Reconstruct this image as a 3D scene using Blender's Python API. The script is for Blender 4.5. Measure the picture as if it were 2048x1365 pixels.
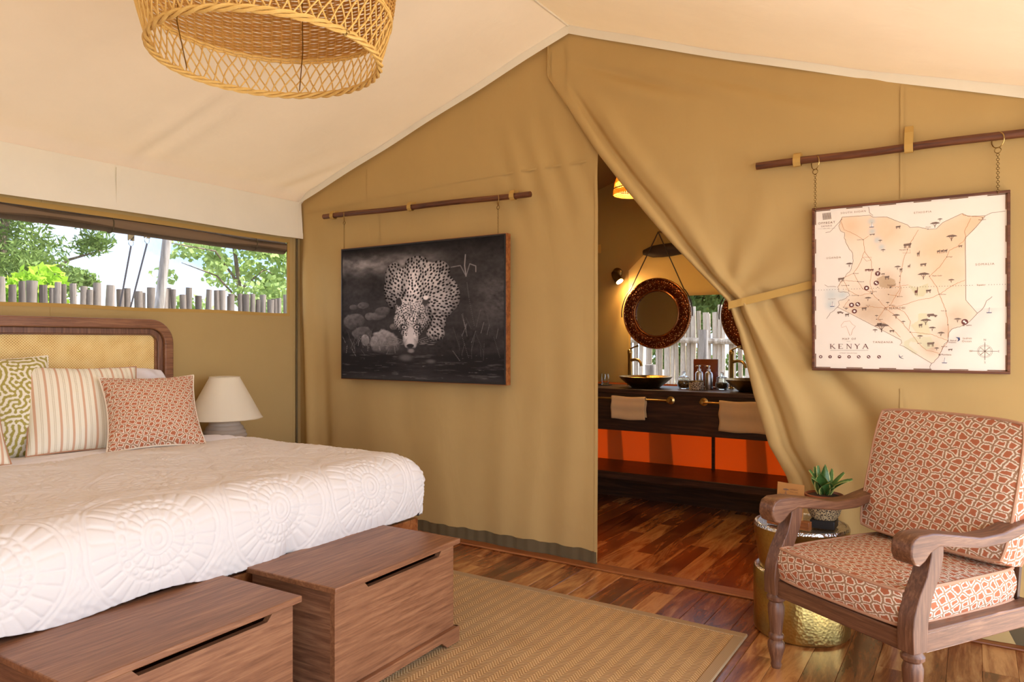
import bpy, math, random
import numpy as np
from mathutils import Vector, Matrix

for o in list(bpy.data.objects):
    bpy.data.objects.remove(o, do_unlink=True)
SC = bpy.context.scene
COL = SC.collection
PI = math.pi

# ------------------------------------------------------------------ camera
FPX = 1433.0
YAW = math.radians(32.8)
CAM = np.array([4.02, -3.45, 1.2])
cam_d = bpy.data.cameras.new('camera')
cam = bpy.data.objects.new('camera', cam_d)
COL.objects.link(cam)
cam.location = CAM
cam.rotation_euler = (PI / 2, 0, YAW)
cam_d.sensor_width = 36
cam_d.lens = 36 * FPX / 2048
cam_d.clip_start = 0.05
SC.camera = cam
_f = np.array([-math.sin(YAW), math.cos(YAW), 0])
_r = np.array([math.cos(YAW), math.sin(YAW), 0])
def ray(px, py): return _f + _r * (px - 1024) / FPX + np.array([0, 0, (682.5 - py) / FPX])
def onx(px, py, X): d = ray(px, py); return CAM + d * (X - CAM[0]) / d[0]
def ony(px, py, Y): d = ray(px, py); return CAM + d * (Y - CAM[1]) / d[1]
def onz(px, py, Z): d = ray(px, py); return CAM + d * (Z - CAM[2]) / d[2]

# ------------------------------------------------------------------ view
SC.view_settings.view_transform = 'Standard'
SC.view_settings.look = 'None'
SC.view_settings.gamma = 1
SC.view_settings.use_curve_mapping = False
SC.view_settings.exposure = 2.42

# ------------------------------------------------------------------ node helpers
def lin(c):
    c = c / 255.0
    return c / 12.92 if c <= 0.04045 else ((c + 0.055) / 1.055) ** 2.4
def S(r, g, b): return (lin(r), lin(g), lin(b), 1.0)
def nd(nt, t, ins=None, **props):
    x = nt.nodes.new('ShaderNode' + t)
    for k, v in props.items(): setattr(x, k, v)
    for k, v in (ins or {}).items():
        s = x.inputs[k]
        if isinstance(v, bpy.types.NodeSocket): nt.links.new(v, s)
        else: s.default_value = v
    return x
def mth(nt, op, a, b=0.0, c=0.0, clamp=False):
    x = nd(nt, 'Math', {0: a, 1: b, 2: c}, operation=op); x.use_clamp = clamp
    return x.outputs[0]
def ramp(nt, fac, stops, interp='LINEAR'):
    x = nt.nodes.new('ShaderNodeValToRGB'); cr = x.color_ramp; cr.interpolation = interp
    while len(cr.elements) < len(stops): cr.elements.new(0.5)
    for e, (p, c) in zip(cr.elements, stops):
        e.position = p; e.color = c if len(c) == 4 else (*c, 1)
    nt.links.new(fac, x.inputs[0])
    return x.outputs[0]
def mixc(nt, fac, a, b, bt='MIX'):
    x = nt.nodes.new('ShaderNodeMix'); x.data_type = 'RGBA'; x.blend_type = bt
    for i, v in ((0, fac), (6, a), (7, b)):
        if isinstance(v, bpy.types.NodeSocket): nt.links.new(v, x.inputs[i])
        else: x.inputs[i].default_value = v
    return x.outputs[2]
def mk(name):
    m = bpy.data.materials.new(name); m.use_nodes = True
    nt = m.node_tree
    return m, nt, nt.nodes['Principled BSDF']
def setp(nt, b, **kw):
    names = dict(col='Base Color', rough='Roughness', metal='Metallic', normal='Normal', trans='Transmission Weight',
                 ior='IOR', sheen='Sheen Weight', coat='Coat Weight', spec='Specular IOR Level', alpha='Alpha', coatr='Coat Roughness',
                 emis='Emission Color', estr='Emission Strength', sub='Subsurface Weight')
    for k, v in kw.items():
        s = b.inputs[names[k]]
        if isinstance(v, bpy.types.NodeSocket): nt.links.new(v, s)
        else: s.default_value = v
def coords(nt, which='Object'): return nd(nt, 'TexCoord').outputs[which]
def mapping(nt, vec, scale=(1, 1, 1), loc=(0, 0, 0), rot=(0, 0, 0)):
    return nd(nt, 'Mapping', {'Vector': vec, 'Scale': scale, 'Location': loc, 'Rotation': rot}).outputs[0]
def noise(nt, vec, scale, detail=4, rough=0.55, dist=0.0, out=0):
    return nd(nt, 'TexNoise', {'Vector': vec, 'Scale': scale, 'Detail': detail, 'Roughness': rough, 'Distortion': dist}).outputs[out]
def bump(nt, h, strength=0.3, dist=0.01, normal=None):
    ins = {'Height': h, 'Strength': strength, 'Distance': dist}
    if normal is not None: ins['Normal'] = normal
    return nd(nt, 'Bump', ins).outputs[0]

# ------------------------------------------------------------------ world (broken white cloud over blue, all round) and sun
W = bpy.data.worlds.new('world'); SC.world = W; W.use_nodes = True
nt = W.node_tree
bg = nt.nodes['Background']
cl = noise(nt, mapping(nt, coords(nt, 'Generated'), (1, 1, 2.6)), 2.2, 6, 0.55, 0.4)
skyc = ramp(nt, cl, [(0.36, S(150, 182, 232)), (0.5, S(205, 220, 243)), (0.62, S(250, 251, 255))])
nt.links.new(skyc, bg.inputs[0]); bg.inputs[1].default_value = 1.3
sd = bpy.data.lights.new('sun', 'SUN'); sun = bpy.data.objects.new('sun', sd); COL.objects.link(sun)
sd.energy = 5.5; sd.angle = math.radians(0.8); sd.color = (1, 0.95, 0.88)
sun.location = (8, 9, 14)
sun.rotation_euler = Vector((-0.42, -0.48, -0.77)).to_track_quat('-Z', 'Y').to_euler()

# ------------------------------------------------------------------ materials
def plain(name, col, rough=0.6, metal=0.0, **kw):
    m, nt, b = mk(name); setp(nt, b, col=col, rough=rough, metal=metal, **kw); return m
def canvas(name, col, tcol=None, tw=0.0, weave=900, wr=0.25, var=0.06):
    m, nt, b = mk(name)
    oc = coords(nt)
    n1 = noise(nt, oc, 3.0, 4, 0.6)
    dark = tuple(c * (1 - var * 2) for c in col[:3]) + (1,)
    c = mixc(nt, n1, dark, col)
    fine = noise(nt, oc, weave, 1)
    n2 = noise(nt, mapping(nt, oc, (1, 1, 0.35)), 7, 3, 0.5, 0.6)
    bm = bump(nt, n2, wr, 0.02)
    bm = bump(nt, fine, 0.10, 0.001, bm)
    setp(nt, b, col=c, rough=0.9, normal=bm, spec=0.15)
    if tw > 0:
        out = nt.nodes['Material Output']
        t = nd(nt, 'BsdfTranslucent', {'Color': tcol})
        mx = nd(nt, 'MixShader', {0: tw})
        nt.links.new(b.outputs[0], mx.inputs[1]); nt.links.new(t.outputs[0], mx.inputs[2])
        nt.links.new(mx.outputs[0], out.inputs[0])
    return m
def wood(name, c1, c2, c3, axis='y', rough=0.42, stretch=14, scale=3.0, coat=0.0, rnd=False, dist=0.6):
    m, nt, b = mk(name)
    oc = coords(nt)
    sc = [stretch] * 3; sc['xyz'.index(axis)] = 1.0
    v = mapping(nt, oc, tuple(sc))
    if rnd:
        oi = nd(nt, 'ObjectInfo').outputs['Random']
        cb = nd(nt, 'CombineXYZ', {0: mth(nt, 'MULTIPLY', oi, 37), 1: mth(nt, 'MULTIPLY', oi, 91), 2: mth(nt, 'MULTIPLY', oi, 53)}).outputs[0]
        v = nd(nt, 'VectorMath', {0: v, 1: cb}, operation='ADD').outputs[0]
    g = noise(nt, v, scale, 6, 0.6, dist)
    fine = noise(nt, v, scale * 9, 3, 0.6)
    f = mth(nt, 'ADD', mth(nt, 'MULTIPLY', g, 0.86), mth(nt, 'MULTIPLY', fine, 0.14))
    if rnd:
        f = mth(nt, 'ADD', f, mth(nt, 'MULTIPLY', mth(nt, 'SUBTRACT', oi, 0.5), 0.26))
    c = ramp(nt, f, [(0.33, c1), (0.5, c2), (0.68, c3)])
    setp(nt, b, col=c, rough=rough, normal=bump(nt, fine, 0.12, 0.002), coat=coat, coatr=0.2)
    return m

MAT = {}
MAT['khaki'] = canvas('khaki_canvas', S(196, 163, 106))
MAT['khaki_left'] = canvas('khaki_canvas_smooth', S(194, 164, 108), wr=0.12)
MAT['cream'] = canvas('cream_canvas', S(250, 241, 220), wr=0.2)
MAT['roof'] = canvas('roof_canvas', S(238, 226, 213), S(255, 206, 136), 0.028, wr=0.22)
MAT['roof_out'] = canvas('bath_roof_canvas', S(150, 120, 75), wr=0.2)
MAT['hem'] = canvas('dark_hem_canvas', S(108, 92, 66), wr=0.4)
MAT['webbing'] = canvas('webbing', S(198, 158, 88), wr=0.1)
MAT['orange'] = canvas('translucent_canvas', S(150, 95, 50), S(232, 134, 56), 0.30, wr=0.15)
MAT['bath_wall'] = canvas('bath_canvas', S(168, 138, 84))
MAT['blind'] = canvas('blind_canvas', S(214, 184, 130), S(240, 200, 120), 0.35, wr=0.3)
MAT['flap_roll'] = canvas('brown_roll_canvas', S(150, 126, 100), S(190, 150, 110), 0.25, wr=0.3)
MAT['linen'] = canvas('white_linen', S(240, 236, 240), wr=0.35, var=0.01)
MAT['piping'] = canvas('piping', S(196, 150, 120), wr=0.1)
MAT['teak'] = wood('reddish_wood', S(110, 70, 44), S(136, 90, 60), S(162, 114, 78), 'y', 0.42, 16, 5.0)
MAT['teak_x'] = wood('reddish_wood_x', S(94, 60, 42), S(124, 84, 60), S(154, 112, 82), 'x', 0.42, 16, 5.0)
MAT['teak_z'] = wood('reddish_wood_z', S(92, 58, 42), S(120, 80, 58), S(148, 106, 76), 'z', 0.42, 16, 5.0)
MAT['chair'] = wood('chair_wood', S(84, 52, 34), S(114, 74, 50), S(144, 102, 72), 'y', 0.4, 16, 6.0)
MAT['chair_x'] = wood('chair_wood_x', S(84, 52, 34), S(110, 71, 48), S(138, 97, 68), 'x', 0.4, 16, 6.0)
MAT['chair_z'] = wood('chair_wood_z', S(82, 50, 34), S(110, 71, 48), S(140, 98, 70), 'z', 0.4, 16, 6.0)
MAT['dark_wood'] = wood('dark_wood', S(34, 20, 14), S(58, 34, 24), S(84, 54, 38), 'x', 0.38)
MAT['rod'] = wood('rod_wood', S(62, 30, 14), S(98, 52, 26), S(130, 78, 44), 'x', 0.5)
MAT['plank'] = wood('floor_plank', S(84, 38, 16), S(144, 80, 38), S(206, 144, 84), 'y', 0.24, 7, 1.6, 0.3, True, 1.4)
MAT['trim'] = wood('trim_wood', S(110, 56, 24), S(150, 86, 42), S(176, 112, 62), 'x', 0.35)
MAT['pole'] = wood('grey_pole_wood', S(120, 112, 104), S(160, 152, 144), S(190, 184, 178), 'z', 0.8)
MAT['fence'] = wood('fence_wood', S(70, 60, 54), S(114, 102, 92), S(152, 140, 128), 'z', 0.9, 10, 3.0, 0, True)
MAT['fence_pale'] = wood('pale_fence_wood', S(150, 132, 112), S(200, 184, 164), S(232, 220, 204), 'z', 0.9, 10, 3.0, 0, True)
MAT['brass'] = plain('brass', S(190, 160, 100), 0.28, 1.0)
MAT['old_brass'] = plain('old_brass', S(132, 104, 58), 0.35, 1.0)
MAT['steel'] = plain('steel', S(205, 205, 208), 0.28, 1.0)
MAT['black'] = plain('black_paint', S(26, 22, 20), 0.5)
MAT['leather'] = plain('dark_leather', S(52, 32, 22), 0.6)
MAT['ceramic'] = canvas('ribbed_ceramic', S(200, 184, 166), wr=0.3, var=0.15)
MAT['shade'] = canvas('lamp_shade_linen', S(255, 243, 216), S(255, 225, 180), 0.2, wr=0.03)
MAT['towel'] = canvas('towel', S(216, 180, 132), weave=400, wr=0.5)
MAT['kraft'] = canvas('kraft_card', S(196, 142, 84), wr=0.05)
MAT['ink'] = plain('dark_ink', S(126, 102, 88), 0.8)
MAT['ink_brown'] = plain('brown_ink', S(132, 90, 62), 0.8)
MAT['ink_tan'] = plain('tan_ink', S(160, 118, 84), 0.8)
MAT['ink_orange'] = plain('orange_ink', S(206, 142, 92), 0.8)
MAT['ink_maroon'] = plain('maroon_ink', S(112, 62, 56), 0.8)
MAT['ink_grey'] = plain('grey_ink', S(140, 120, 104), 0.8)
MAT['ink_blue'] = plain('blue_ink', S(70, 74, 110), 0.8)
MAT['ink_white'] = plain('white_ink', S(240, 230, 220), 0.8)
MAT['amber'] = plain('amber_panel', S(120, 56, 26), 0.08, 0.0, coat=0.5)
MAT['terracotta'] = plain('glazed_terracotta', S(150, 82, 52), 0.4)
MAT['ground'] = canvas('grassy_ground', S(160, 157, 148), var=0.25, weave=60)
MAT['deck'] = wood('deck_wood', S(130, 116, 102), S(166, 152, 136), S(190, 178, 164), 'y', 0.6)
MAT['soil'] = plain('soil', S(60, 42, 30), 0.95)
MAT['rope'] = plain('dark_rope', S(70, 66, 70), 0.8)
MAT['mirror'] = plain('mirror_glass', S(200, 205, 205), 0.02, 1.0)
MAT['bark'] = wood('bark', S(80, 66, 54), S(120, 104, 88), S(150, 134, 116), 'z', 0.9)
def mat_attr(name, rough=0.55, spec=0.3):
    m, nt, b = mk(name)
    c = nd(nt, 'Attribute', attribute_name='Col').outputs['Color']
    setp(nt, b, col=c, rough=rough, spec=spec); return m
MAT['print'] = mat_attr('canvas_print', 0.85, 0.08)
MAT['paper'] = mat_attr('paper_print', 0.6)
MAT['coral'] = mat_attr('coral_cotton', 0.95, 0.1)
def m_glass():
    m, nt, b = mk('clear_glass'); setp(nt, b, col=(0.93, 0.98, 0.97, 1), rough=0.02, trans=1.0, ior=1.45); return m
MAT['glass'] = m_glass()
def m_mesh():
    m, nt, b = mk('insect_mesh')
    out = nt.nodes['Material Output']
    setp(nt, b, col=S(60, 58, 52), rough=0.9, spec=0.1)
    fine = noise(nt, mapping(nt, coords(nt), (40, 200, 12)), 3, 2)
    tr = nd(nt, 'BsdfTransparent', {'Color': (1, 1, 1, 1)})
    fac = mth(nt, 'ADD', 0.60, mth(nt, 'MULTIPLY', mth(nt, 'SUBTRACT', fine, 0.5), 0.14))
    mx = nd(nt, 'MixShader', {0: fac})
    nt.links.new(b.outputs[0], mx.inputs[1]); nt.links.new(tr.outputs[0], mx.inputs[2])
    nt.links.new(mx.outputs[0], out.inputs[0]); return m
MAT['mesh'] = m_mesh()
def m_leaf(name, c1, c2, tw=0.35):
    m, nt, b = mk(name)
    out = nt.nodes['Material Output']
    c = mixc(nt, noise(nt, coords(nt), 1.6, 3), c1, c2)
    setp(nt, b, col=c, rough=0.7, spec=0.2)
    t = nd(nt, 'BsdfTranslucent', {'Color': c})
    mx = nd(nt, 'MixShader', {0: tw})
    nt.links.new(b.outputs[0], mx.inputs[1]); nt.links.new(t.outputs[0], mx.inputs[2])
    nt.links.new(mx.outputs[0], out.inputs[0]); return m
MAT['leaf_dark'] = m_leaf('foliage_dark', S(70, 98, 44), S(150, 172, 96))
MAT['leaf_lime'] = m_leaf('foliage_lime', S(130, 180, 40), S(206, 232, 90))
MAT['leaf_pale'] = m_leaf('foliage_pale', S(120, 148, 72), S(196, 214, 140))
def m_wicker(name, c1, c2, tw=0.0):
    m, nt, b = mk(name)
    c = mixc(nt, noise(nt, coords(nt), 40, 4), c1, c2)
    setp(nt, b, col=c, rough=0.55, spec=0.3)
    if tw:
        out = nt.nodes['Material Output']
        t = nd(nt, 'BsdfTranslucent', {'Color': c}); mx = nd(nt, 'MixShader', {0: tw})
        nt.links.new(b.outputs[0], mx.inputs[1]); nt.links.new(t.outputs[0], mx.inputs[2])
        nt.links.new(mx.outputs[0], out.inputs[0])
    return m
MAT['wicker'] = m_wicker('rattan', S(214, 166, 84), S(246, 208, 130))
MAT['wicker_lit'] = m_wicker('rattan_shade', S(206, 152, 72), S(242, 198, 116), 0.35)
def m_cane():
    m, nt, b = mk('cane_webbing')
    oc = coords(nt)
    sp = nd(nt, 'SeparateXYZ', {0: oc})
    P = 2 * PI / 0.0135
    a = mth(nt, 'SINE', mth(nt, 'MULTIPLY', sp.outputs[1], P)); c = mth(nt, 'SINE', mth(nt, 'MULTIPLY', sp.outputs[2], P))
    h = mth(nt, 'MULTIPLY', a, c)
    d1 = mth(nt, 'ABSOLUTE', mth(nt, 'SINE', mth(nt, 'MULTIPLY', mth(nt, 'ADD', sp.outputs[1], sp.outputs[2]), P / 2)))
    big = noise(nt, oc, 14, 3)
    f = mth(nt, 'ADD', mth(nt, 'MULTIPLY', h, 0.5), mth(nt, 'MULTIPLY', mth(nt, 'SUBTRACT', big, 0.5), 0.7))
    col = ramp(nt, mth(nt, 'ADD', f, 0.45), [(0.0, S(253, 228, 162)), (0.55, S(246, 208, 128)), (0.8, S(224, 174, 88)), (0.95, S(172, 120, 56))])
    setp(nt, b, col=col, rough=0.5, normal=bump(nt, mth(nt, 'SUBTRACT', d1, h), 0.4, 0.002)); return m
MAT['cane'] = m_cane()
def m_ikat():
    # irregular interlocking cells: rust centre, ragged cream line, tan band along the cell edge
    m, nt, b = mk('rust_cell_cotton')
    uv = coords(nt, 'UV')
    j = noise(nt, uv, 42, 2, 0.5, 0, 1)
    v = nd(nt, 'VectorMath', {0: uv, 1: nd(nt, 'VectorMath', {0: nd(nt, 'VectorMath', {0: j, 1: (0.5, 0.5, 0.5)}, operation='SUBTRACT').outputs[0], 1: (0.019, 0.019, 0.0)}, operation='MULTIPLY').outputs[0]}, operation='ADD').outputs[0]
    v = mapping(nt, v, (14.5, 20.5, 1), rot=(0, 0, 0.35))
    vo = nd(nt, 'TexVoronoi', {'Vector': v, 'Scale': 1.0, 'Randomness': 0.5}, feature='DISTANCE_TO_EDGE', voronoi_dimensions='2D')
    e = mth(nt, 'ADD', vo.outputs['Distance'], mth(nt, 'MULTIPLY', mth(nt, 'SUBTRACT', noise(nt, uv, 210, 1), 0.5), 0.16))
    col = ramp(nt, e, [(0.0, S(168, 130, 100)), (0.078, S(168, 130, 100)), (0.098, S(236, 220, 198)), (0.195, S(236, 220, 198)), (0.22, S(184, 112, 80)), (1.0, S(176, 98, 64))])
    fine = noise(nt, uv, 900, 1)
    setp(nt, b, col=col, rough=0.95, spec=0.1, normal=bump(nt, fine, 0.08, 0.001)); return m
MAT['ikat'] = m_ikat()
def m_stripe():
    m, nt, b = mk('striped_cotton')
    uv = coords(nt, 'UV')
    sp = nd(nt, 'SeparateXYZ', {0: uv})
    x = mth(nt, 'MULTIPLY', sp.outputs[0], 11.5)
    fr = mth(nt, 'FRACT', x)
    s1 = mth(nt, 'LESS_THAN', mth(nt, 'ABSOLUTE', mth(nt, 'SUBTRACT', fr, 0.3)), 0.10)
    d = mth(nt, 'ABSOLUTE', mth(nt, 'SUBTRACT', mth(nt, 'ABSOLUTE', mth(nt, 'SUBTRACT', fr, 0.8)), 0.06))
    s2 = mth(nt, 'LESS_THAN', d, 0.022)
    dash = mth(nt, 'GREATER_THAN', mth(nt, 'SINE', mth(nt, 'MULTIPLY', sp.outputs[1], 900)), -0.2)
    s2 = mth(nt, 'MULTIPLY', s2, dash)
    c = mixc(nt, mth(nt, 'MULTIPLY', s1, 0.85), S(244, 236, 214), S(214, 164, 130))
    c = mixc(nt, s2, c, S(176, 150, 96))
    setp(nt, b, col=c, rough=0.95, spec=0.1, normal=bump(nt, noise(nt, uv, 30, 3), 0.15, 0.01)); return m
MAT['stripe'] = m_stripe()
def m_rug():
    m, nt, b = mk('sisal_herringbone')
    oc = coords(nt); sp = nd(nt, 'SeparateXYZ', {0: oc})
    cw = 0.030
    cx = mth(nt, 'DIVIDE', sp.outputs[0], cw)
    tri = mth(nt, 'PINGPONG', cx, 1.0)
    par = mth(nt, 'GREATER_THAN', mth(nt, 'FRACT', mth(nt, 'MULTIPLY', cx, 0.5)), 0.5)
    ph = mth(nt, 'ADD', mth(nt, 'MULTIPLY', sp.outputs[1], 1 / 0.0145), mth(nt, 'MULTIPLY', tri, 2.2))
    st = mth(nt, 'SINE', mth(nt, 'MULTIPLY', ph, 2 * PI))
    fib = noise(nt, mapping(nt, oc, (1, 1, 1)), 420, 2)
    big = noise(nt, oc, 5, 3)
    f = mth(nt, 'ADD', mth(nt, 'MULTIPLY', st, mth(nt, 'ADD', 0.18, mth(nt, 'MULTIPLY', par, 0.30))), mth(nt, 'ADD', mth(nt, 'MULTIPLY', fib, 0.35), mth(nt, 'MULTIPLY', big, 0.25)))
    c = ramp(nt, mth(nt, 'ADD', f, 0.2), [(0.10, S(104, 70, 38)), (0.42, S(190, 150, 102)), (0.75, S(222, 188, 142))])
    setp(nt, b, col=c, rough=0.95, spec=0.1, normal=bump(nt, f, 0.6, 0.004)); return m
MAT['rug'] = m_rug()
def m_binding():
    m, nt, b = mk('rug_binding')
    w = nd(nt, 'TexWave', {'Vector': coords(nt), 'Scale': 60.0, 'Distortion': 0.5}, bands_direction='DIAGONAL').outputs[1]
    setp(nt, b, col=mixc(nt, w, S(160, 132, 98), S(186, 158, 122)), rough=0.9, spec=0.1); return m
MAT['binding'] = m_binding()
def m_hammer(name, c1, c2, scale, rough=0.3, st=0.6, spots=False):
    m, nt, b = mk(name)
    oc = coords(nt)
    v = nd(nt, 'TexVoronoi', {'Vector': oc, 'Scale': scale}, feature='F1')
    c = mixc(nt, noise(nt, oc, scale * 0.8, 2), c1, c2)
    if spots: c = mixc(nt, mth(nt, 'LESS_THAN', v.outputs['Distance'], 0.24), c, S(236, 200, 150))
    setp(nt, b, col=c, metal=1.0, rough=rough, normal=bump(nt, v.outputs['Distance'], st, 0.004)); return m
MAT['drum'] = m_hammer('hammered_brass', S(176, 150, 84), S(206, 182, 112), 90, 0.30, 0.22)
MAT['drum_lip'] = m_hammer('hammered_silver', S(196, 200, 206), S(226, 228, 232), 110, 0.25, 0.7)
MAT['bowl'] = m_hammer('beaten_brass', S(128, 98, 46), S(170, 136, 70), 60, 0.34, 0.25)
MAT['copper'] = m_hammer('hammered_copper', S(74, 34, 18), S(112, 56, 28), 75, 0.38, 0.9, True)
MAT['copper_rim'] = plain('copper_rim', S(150, 96, 56), 0.3, 1.0)
def m_pattern(name, c1, c2, scale):
    m, nt, b = mk(name)
    v = nd(nt, 'TexVoronoi', {'Vector': coords(nt), 'Scale': scale}, feature='DISTANCE_TO_EDGE')
    c = mixc(nt, mth(nt, 'LESS_THAN', v.outputs['Distance'], 0.12), c1, c2)
    setp(nt, b, col=c, rough=0.5); return m
MAT['tin'] = m_pattern('patterned_tin', S(86, 66, 50), S(206, 186, 160), 70)
MAT['potweave'] = m_pattern('woven_pot', S(60, 44, 32), S(196, 172, 130), 120)
def m_plant():
    m, nt, b = mk('striped_leaf')
    uv = coords(nt, 'UV'); sp = nd(nt, 'SeparateXYZ', {0: uv})
    e = mth(nt, 'ABSOLUTE', mth(nt, 'SUBTRACT', sp.outputs[0], 0.5))
    cr = noise(nt, mapping(nt, uv, (2, 26, 1)), 1.5, 3)
    g = mixc(nt, cr, S(30, 66, 26), S(96, 136, 66))
    c = mixc(nt, mth(nt, 'GREATER_THAN', e, 0.43), g, S(196, 190, 110))
    setp(nt, b, col=c, rough=0.4); return m
MAT['plant'] = m_plant()
MAT['potpourri'] = m_pattern('potpourri', S(150, 118, 80), S(84, 60, 38), 90)
def m_bulb():
    m, nt, b = mk('warm_bulb'); setp(nt, b, col=(1, 0.8, 0.5, 1), emis=(1, 0.62, 0.25, 1), estr=90.0); return m
MAT['bulb'] = m_bulb()

# ------------------------------------------------------------------ mesh helpers
class MB:
    def __init__(s): s.v = []; s.f = []; s.uv = {}
    def add(s, verts, faces):
        o = len(s.v); s.v += [tuple(float(c) for c in p) for p in verts]; s.f += [tuple(i + o for i in q) for q in faces]
        return s
    def box(s, x0, x1, y0, y1, z0, z1):
        return s.add([(x0, y0, z0), (x1, y0, z0), (x1, y1, z0), (x0, y1, z0), (x0, y0, z1), (x1, y0, z1), (x1, y1, z1), (x0, y1, z1)],
                     [(0, 3, 2, 1), (4, 5, 6, 7), (0, 1, 5, 4), (1, 2, 6, 5), (2, 3, 7, 6), (3, 0, 4, 7)])
    def prism(s, poly, axis, a0, a1):
        n = len(poly)
        def P(p, a): return (a, p[0], p[1]) if axis == 'x' else (p[0], a, p[1]) if axis == 'y' else (p[0], p[1], a)
        ar = sum(poly[i][0] * poly[(i + 1) % n][1] - poly[(i + 1) % n][0] * poly[i][1] for i in range(n))
        if (ar < 0) != (axis == 'y'): poly = poly[::-1]
        v = [P(p, a0) for p in poly] + [P(p, a1) for p in poly]
        f = [tuple(range(n))[::-1], tuple(range(n, 2 * n))] + [(i, (i + 1) % n, n + (i + 1) % n, n + i) for i in range(n)]
        return s.add(v, f)
    def lathe(s, prof, c=(0, 0, 0), n=32, axis='z', wob=0.0):
        v = []; f = []
        for (r, z) in prof:
            for k in range(n):
                a = 2 * PI * k / n; rr = r * (1 + wob * math.sin(3 * a + z * 9))
                x, y = rr * math.cos(a), rr * math.sin(a)
                v.append((c[0] + x, c[1] + y, c[2] + z) if axis == 'z' else (c[0] + x, c[1] - z, c[2] + y) if axis == 'y' else (c[0] + z, c[1] + x, c[2] + y))
        m = len(prof)
        for i in range(m - 1):
            for k in range(n):
                f.append((i * n + k, i * n + (k + 1) % n, (i + 1) * n + (k + 1) % n, (i + 1) * n + k))
        if prof[0][0] > 1e-5: f.append(tuple(range(n))[::-1])
        if prof[-1][0] > 1e-5: f.append(tuple((m - 1) * n + k for k in range(n)))
        return s.add(v, f)
    def lathe_open(s, prof, c=(0, 0, 0), n=48):
        o = len(s.f); s.lathe(prof, c, n)
        s.f = [q for q in s.f[:o]] + [q for q in s.f[o:] if len(q) == 4]
        return s
    def tube(s, pts, r, n=8, closed=False):
        P = np.array(pts, float); m = len(P)
        R = np.full(m, r, float) if np.isscalar(r) else np.array(r, float)
        T = np.zeros_like(P)
        if closed: T = np.roll(P, -1, 0) - np.roll(P, 1, 0)
        else: T[1:-1] = P[2:] - P[:-2]; T[0] = P[1] - P[0]; T[-1] = P[-1] - P[-2]
        T /= np.linalg.norm(T, axis=1)[:, None] + 1e-12
        u = np.cross(T[0], (0, 0, 1));
        if np.linalg.norm(u) < 1e-3: u = np.cross(T[0], (1, 0, 0))
        u /= np.linalg.norm(u); v = []
        for i in range(m):
            u = u - T[i] * (u @ T[i]); u /= np.linalg.norm(u) + 1e-12
            w = np.cross(T[i], u)
            for k in range(n):
                a = 2 * PI * k / n; v.append(P[i] + R[i] * (math.cos(a) * u + math.sin(a) * w))
        f = []
        for i in range(m if closed else m - 1):
            j = (i + 1) % m
            for k in range(n): f.append((i * n + k, i * n + (k + 1) % n, j * n + (k + 1) % n, j * n + k))
        if not closed: f += [tuple(range(n))[::-1], tuple((m - 1) * n + k for k in range(n))]
        return s.add(v, f)
    def torus(s, c, R, r, nrm=(0, 0, 1), n=24, m=8):
        nrm = np.array(nrm, float); nrm /= np.linalg.norm(nrm)
        u = np.cross(nrm, (0, 0, 1) if abs(nrm[2]) < 0.9 else (1, 0, 0)); u /= np.linalg.norm(u); w = np.cross(nrm, u)
        return s.tube([np.array(c) + R * (math.cos(2 * PI * k / n) * u + math.sin(2 * PI * k / n) * w) for k in range(n)], r, m, True)
    def quad(s, a, b, c, d): return s.add([a, b, c, d], [(0, 1, 2, 3)])

def finish(name, me, mat, parent=None, smooth=True, bevel=0.0, local=False, ang=40):
    ob = bpy.data.objects.new(name, me); COL.objects.link(ob)
    if mat is not None: me.materials.append(MAT[mat] if isinstance(mat, str) else mat)
    if smooth:
        me.polygons.foreach_set('use_smooth', np.ones(len(me.polygons), bool))
        me.set_sharp_from_angle(angle=math.radians(ang))
    if bevel:
        b = ob.modifiers.new('bevel', 'BEVEL'); b.width = bevel; b.segments = 2; b.limit_method = 'ANGLE'; b.angle_limit = math.radians(40)
        b.harden_normals = False
    if parent is not None:
        ob.parent = parent
        if not local: ob.matrix_parent_inverse = wm(parent).inverted()
    return ob
def wm(o):
    m = o.matrix_basis.copy()
    if o.parent: m = wm(o.parent) @ o.matrix_parent_inverse @ m
    return m
def build(mb, name, mat, parent=None, smooth=True, bevel=0.0, local=False, ang=40):
    me = bpy.data.meshes.new(name); me.from_pydata(mb.v, [], mb.f); me.update()
    return finish(name, me, mat, parent, smooth, bevel, local, ang)
def npmesh(name, V, Fq, mat, parent=None, uv=None, col=None, local=False, ang=180):
    V = np.asarray(V, np.float32); Fq = np.asarray(Fq, np.int32)
    me = bpy.data.meshes.new(name)
    me.vertices.add(len(V)); me.vertices.foreach_set('co', V.ravel())
    k = Fq.shape[1]
    me.loops.add(Fq.size); me.loops.foreach_set('vertex_index', Fq.ravel())
    me.polygons.add(len(Fq)); me.polygons.foreach_set('loop_start', np.arange(0, Fq.size, k, dtype=np.int32))
    me.polygons.foreach_set('loop_total', np.full(len(Fq), k, np.int32))
    me.update(calc_edges=True); me.validate()
    if uv is not None:
        l = me.uv_layers.new(name='UVMap'); l.data.foreach_set('uv', np.asarray(uv, np.float32)[Fq.ravel()].ravel())
    if col is not None:
        a = me.color_attributes.new('Col', 'FLOAT_COLOR', 'POINT')
        c4 = np.ones((len(V), 4), np.float32); c4[:, :3] = col; a.data.foreach_set('color', c4.ravel())
    return finish(name, me, mat, parent, True, 0, local, ang)
def gridf(nu, nv, flip=False):
    i = np.arange(nu - 1)[:, None] * nv + np.arange(nv - 1)[None, :]
    q = np.stack([i, i + nv, i + nv + 1, i + 1], -1).reshape(-1, 4)
    return q[:, ::-1] if flip else q
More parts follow.
